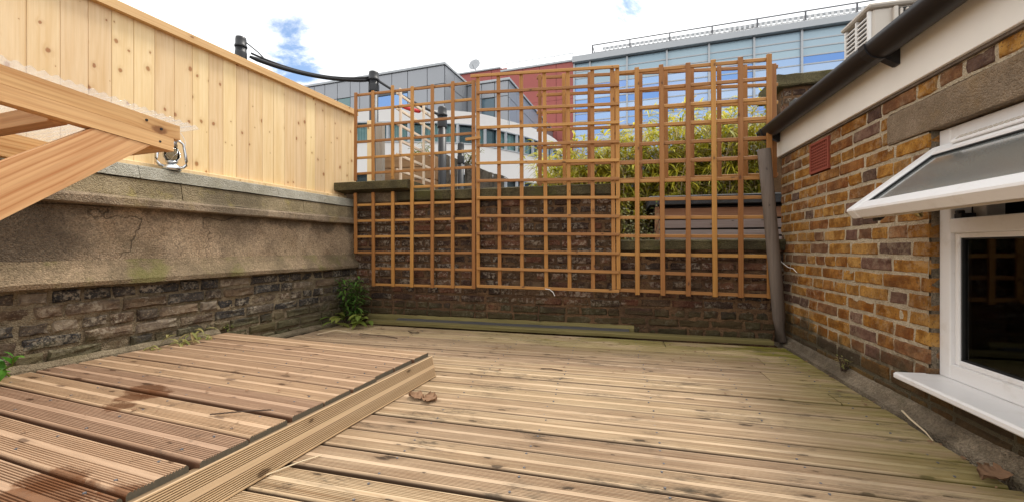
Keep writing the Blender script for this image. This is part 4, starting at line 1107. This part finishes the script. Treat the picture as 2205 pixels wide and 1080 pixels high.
# crumbs of bark and leaf litter lying about
r5 = random.Random(5); lit = MB()
for k in range(230):
    if k < 90: x, y, z = r5.uniform(-1.0, 1.15), 3.33 - abs(r5.gauss(0, .5)), .003
    elif k < 130: x, y, z = 1.17 - abs(r5.gauss(0, .05)), r5.uniform(1.3, 3.3), .006
    elif k < 180: q = on_plat(-r5.random() * 1.6, -r5.random() * 1.7); x, y, z = q[0], q[1], q[2] + .003
    else: x, y, z = r5.uniform(-2.45, -1.6), r5.uniform(2.5, 3.3), .004
    s_ = r5.uniform(.003, .011); a = r5.uniform(0, 6.28)
    lit.add([(x + s_ * math.cos(a + q_) * (1 if q_ % 2 else .5), y + s_ * math.sin(a + q_), z + r5.uniform(0, .004)) for q_ in (0, 1.6, 3.1, 4.7)], [(0, 1, 2, 3)])
lo_ = lit.obj('leaf_litter', 'dry_leaf', None, kind='stuff'); lo_['label'] = 'scattered crumbs of bark and leaf litter on the boards'; lo_['category'] = 'litter'

# ------------------------------------------------------------------ far buildings (all square to each other)
PB = math.radians(4.5)
def FW(x, y, z=-3.4): return (x * math.cos(PB) + y * math.sin(PB), -x * math.sin(PB) + y * math.cos(PB), z)
# --- grey clad flats with curved white storey
bx, by = -9.0, 15.0
gb = thing('grey_flats', 'grey metal clad apartment block over a curved white storey with ribbon windows', 'building', FW(bx, by), -PB)
T0 = Matrix.Translation((-bx, -by, 3.4))
def part(name, mat, args, bev=0.): return MB().box(*args, bev, T0).obj(name, mat, gb)
part('upper_core', 'cladding_core', (-19, -7.63, 14.03, 17.0, 5.8, 7.80)); part('rear_core', 'cladding_core', (-9.0, -5.69, 16.03, 24, 5.6, 7.72))
part('roof_edge', 'steel_grey', (-19.1, -7.55, 13.93, 17.1, 7.801, 7.90), .01); part('rear_roof_edge', 'steel_grey', (-9.0, -5.60, 15.93, 24.1, 7.725, 7.83), .01)
xs = [-18.2, -17.4, -16.6, -15.75, -14.9, -14.05, -13.46, -12.78, -12.10, -11.61, -10.74, -10.02, -9.27, -8.37, -7.61]
for a, b in zip(xs[:-1], xs[1:]):
    part('cladding_panel', 'cladding_grey', (a + .012, b - .012, 13.985, 14.028, 7.10, 7.79), .004)
    if a == -12.78 : part('window_pane', 'flat_glass', (a + .02, b - .02, 14.0, 14.028, 6.3, 7.07)); continue
    if a in (-10.74, -10.02):
        part('window_pane', 'blue_glass', (a + .02, b - .02, 14.0, 14.028, 6.12, 6.92)); part('cladding_panel', 'cladding_core', (a + .012, b - .012, 13.98, 14.028, 6.94, 7.08)); continue
    part('cladding_panel', 'cladding_grey', (a + .012, b - .012, 13.985, 14.028, 6.06, 7.08), .004)
for a, b in ((14.03, 14.8), (14.8, 15.6), (15.6, 16.02)):
    for z0, z1 in ((7.10, 7.79), (6.06, 7.08)): part('side_panel', 'cladding_grey', (-7.628, -7.595, a + .012, b - .012, z0, z1), .004)
for a, b in ((-7.58, -6.9), (-6.9, -6.3), (-6.3, -5.69)):
    part('cladding_panel', 'cladding_grey', (a + .012, b - .012, 15.985, 16.028, 7.10, 7.71), .004)
    if a == -6.9: part('window_pane', 'flat_glass', (a + .02, b - .02, 16.0, 16.028, 5.9, 7.05)); continue
    part('cladding_panel', 'cladding_grey', (a + .012, b - .012, 15.985, 16.028, 5.9, 7.08), .004)
for i in range(8):
    a = 16.02 + i
    for z0, z1 in ((7.02, 7.71), (5.7, 7.0)): part('side_panel', 'cladding_grey', (-5.688, -5.655, a + .012, a + .988, z0, z1), .004)
ctrl = [(-17, 11.6), (-13.5, 12.1), (-10.73, 12.81), (-8.6, 13.55), (-6.76, 14.52), (-5.75, 15.92), (-5.0, 17.4), (-4.5, 19.4), (-4.5, 22.5)]
def cr(t):
    n = len(ctrl) - 1; i = min(int(t * n), n - 1); f = t * n - i
    p = [ctrl[max(0, min(n, i + k))] for k in (-1, 0, 1, 2)]
    return tuple(.5 * (2 * p[1][c] + (p[2][c] - p[0][c]) * f + (2 * p[0][c] - 5 * p[1][c] + 4 * p[2][c] - p[3][c]) * f * f + (3 * p[1][c] - p[0][c] - 3 * p[2][c] + p[3][c]) * f ** 3) for c in (0, 1))
NS = 64; cv = [cr(i / NS) for i in range(NS + 1)]
def off(i, d):
    a, b = cv[max(0, i - 1)], cv[min(NS, i + 1)]; tx, ty = b[0] - a[0], b[1] - a[1]; l = math.hypot(tx, ty)
    return (cv[i][0] - ty / l * d, cv[i][1] + tx / l * d)
def band(name, mat, z0, z1, d0, d1, i0=0, i1=NS):
    vs = []; fs = []
    for i in range(i0, i1 + 1):
        a, b = off(i, d0), off(i, d1); vs += [(*a, z0), (*a, z1), (*b, z1), (*b, z0)]
    for k in range(i1 - i0):
        for q in range(4): fs.append((k * 4 + q, k * 4 + (q + 1) % 4, k * 4 + 4 + (q + 1) % 4, k * 4 + 4 + q))
    e = (i1 - i0) * 4; fs += [(3, 2, 1, 0), (e, e + 1, e + 2, e + 3)]
    return MB().add(vs, fs, T0).obj(name, mat, gb)
band('white_band', 'render_white', 5.56, 6.04, 0, .3); band('white_band', 'render_white', 3.6, 4.76, 0, .3); band('white_band', 'render_white', .4, 2.6, 0, .3)
band('white_band', 'render_white', -3.4, -.4, 0, .3)
for z0, z1 in ((4.76, 5.56), (2.6, 3.6), (-.4, .4)):
    band('window_back', 'cladding_core', z0, z1, .22, .3)
    i = 0; q = 0
    while i < NS:
        j = min(NS, i + (3 if q % 2 == 0 else 2))
        if z0 > 4: band('curtain' if q % 5 in (0, 1, 3) else 'dark_blind', 'curtain' if q % 5 in (0, 1, 3) else 'flat_glass', z0 + .03, z1 - .03, .17, .19, i, j)
        band('pane', 'flat_pane', z0 + .02, z1 - .02, .11, .125, i, j)
        p = off(i, .03); MB().box(-.05, .05, -.05, .05, z0, z1, 0, T0 @ Matrix.Translation((p[0], p[1], 0))).obj('mullion', 'steel_grey', gb)
        i = j; q += 1
    band('sill', 'steel_grey', z0 - .0, z0 + .045, -.03, .12); band('head', 'steel_grey', z1 - .045, z1, -.02, .12)
vs = [(x, y, 6.041) for x, y in (off(i, .02) for i in range(NS + 1))] + [(-4.6, 24, 6.041), (-19, 24, 6.041)]
MB().add(vs, [tuple(range(len(vs)))], T0).obj('terrace_roof', 'felt', gb)
part('rear_wall', 'render_white', (-18, -9.2, 17.5, 24, -3.4, 5.9))

# --- office block, red clad wing and blue glass wing
ox, oy = 0., 24.
of = thing('office_block', 'long office block with red clad wing, blue glass curtain wall and roof railing', 'building', FW(ox, oy), -PB)
T1 = Matrix.Translation((-ox, -oy, 3.4))
def op(name, mat, args, bev=0., par=None): return MB().box(*args, bev, T1).obj(name, mat, par or of)
op('red_core', 'cladding_core', (-16, -4.40, 24.05, 34, -3.4, 11.78)); op('glass_core', 'cladding_core', (-4.38, 15.6, 24.30, 36, -3.4, 11.66))
for i in range(11):
    a = -16 + i * 1.055
    for z0, z1 in ((9.6, 11.78 if a > -9.1 else 12.02), (7.2, 9.59), (4.8, 7.19), (2.4, 4.79)): op('red_panel', 'red_cladding', (a + .01, a + 1.045, 23.98, 24.04, z0, z1), .006)
op('red_step', 'cladding_core', (-16, -9.03, 24.05, 34, 11.79, 12.02))
op('parapet', 'steel_grey', (-9.03, -4.39, 23.9, 34, 11.785, 11.90), .01); op('parapet', 'steel_grey', (-16.1, -9.04, 23.88, 34, 12.022, 12.12), .01)
mul = [-4.37, -3.43, -1.32, .81, 2.93, 5.06, 7.17, 9.29, 11.4, 13.5, 15.6]
rowz = [11.66, 11.17, 10.78, 10.36, 9.93, 9.50, 9.07, 8.64, 8.21, 7.78, 7.35, 6.92, 6.49, 6.06]
for a, b in zip(mul[:-1], mul[1:]):
    for z1, z0 in zip(rowz[:-1], rowz[1:]): op('glass_pane', 'blue_panel' if z0 > 10.2 else 'blue_glass', (a + .05, b - .05, 24.10, 24.14, z0 + .03, z1 - .03))
    op('lower_glass', 'blue_glass', (a + .05, b - .05, 24.1, 24.14, -3.4, 6.03))
for x in mul: op('mullion', 'steel_grey', (x - .05, x + .05, 23.98, 24.2, -3.4, 11.66))
for z in rowz[1:]: op('transom', 'steel_grey', (-4.32, 15.6, 24.075, 24.19, z - .032, z + .032))
op('roof_fascia', 'steel_grey', (-4.45, 15.7, 23.80, 36, 11.67, 12.02), .01)
rl = MB()
for (z, h_) in ((12.55, .05), (12.10, .03)): rl.box(-3.3, 15.6, 23.98, 24.02, z, z + h_, 0, T1)
rl.box(-3.3, -3.26, 24.0, 30, 12.55, 12.6, 0, T1); rl.box(-3.3, -3.26, 24.0, 30, 12.1, 12.13, 0, T1)
rail = rl.obj('railing', 'rail_dark', of)
x = -3.28
while x < 15.6: op('railing_post', 'rail_dark', (x - .035, x + .035, 23.97, 24.03, 12.02, 12.56), 0, rail); x += 2.12
sc2 = MB(); x = -2.6
while x < 15.6: sc2.box(x, x + .11, 24.12, 24.16, 12.02, 12.40, 0, T1); x += .24
op('screen_rail', 'steel_grey', (-2.7, 15.6, 24.17, 24.2, 12.30, 12.44)); sc2.obj('screen_fins', 'screen_white', of, kind='stuff')
rr = MB(); rr.box(-9.0, -4.4, 23.98, 24.01, 12.28, 12.31, 0, T1)
for q in range(5): rr.box(-9.0 + q * 1.14, -8.97 + q * 1.14, 23.98, 24.01, 11.9, 12.28, 0, T1)
rr.obj('low_railing', 'steel_grey', of)
rv = tag(MB().box(-.5, .5, 0, .5, .30, .50, .05).box(-.62, -.42, -.02, .3, 0, .32, .02).box(.42, .62, -.02, .3, 0, .32, .02).obj('roof_vent', 'screen_white'), 'white arched vent unit behind the office roof railing', 'vent')
rv.location = FW(4.65, 24.25, 12.021); rv.rotation_euler = (0, 0, -PB)
dm = thing('satellite_dish', 'grey satellite dish on the red clad roof', 'satellite dish', FW(-10.95, 24.4, 12.121), -PB)
MB().tube([(0, 0, 0), (0, 0, .45)], .035, 8).obj('mast', 'steel_grey', dm)
MB().lathe([(.0, 0), (.2, .02), (.36, .07), (.40, .1), (.39, .105), (.2, .04), (.001, .02)], 20, Matrix.Translation((0, -.12, .52)) @ Matrix.Rotation(math.radians(75), 4, 'X') ).obj('dish', 'steel_grey', dm, True)
MB().tube([(0, -.14, .2), (0, -.50, .40)], .015, 6).obj('arm', 'rail_dark', dm)
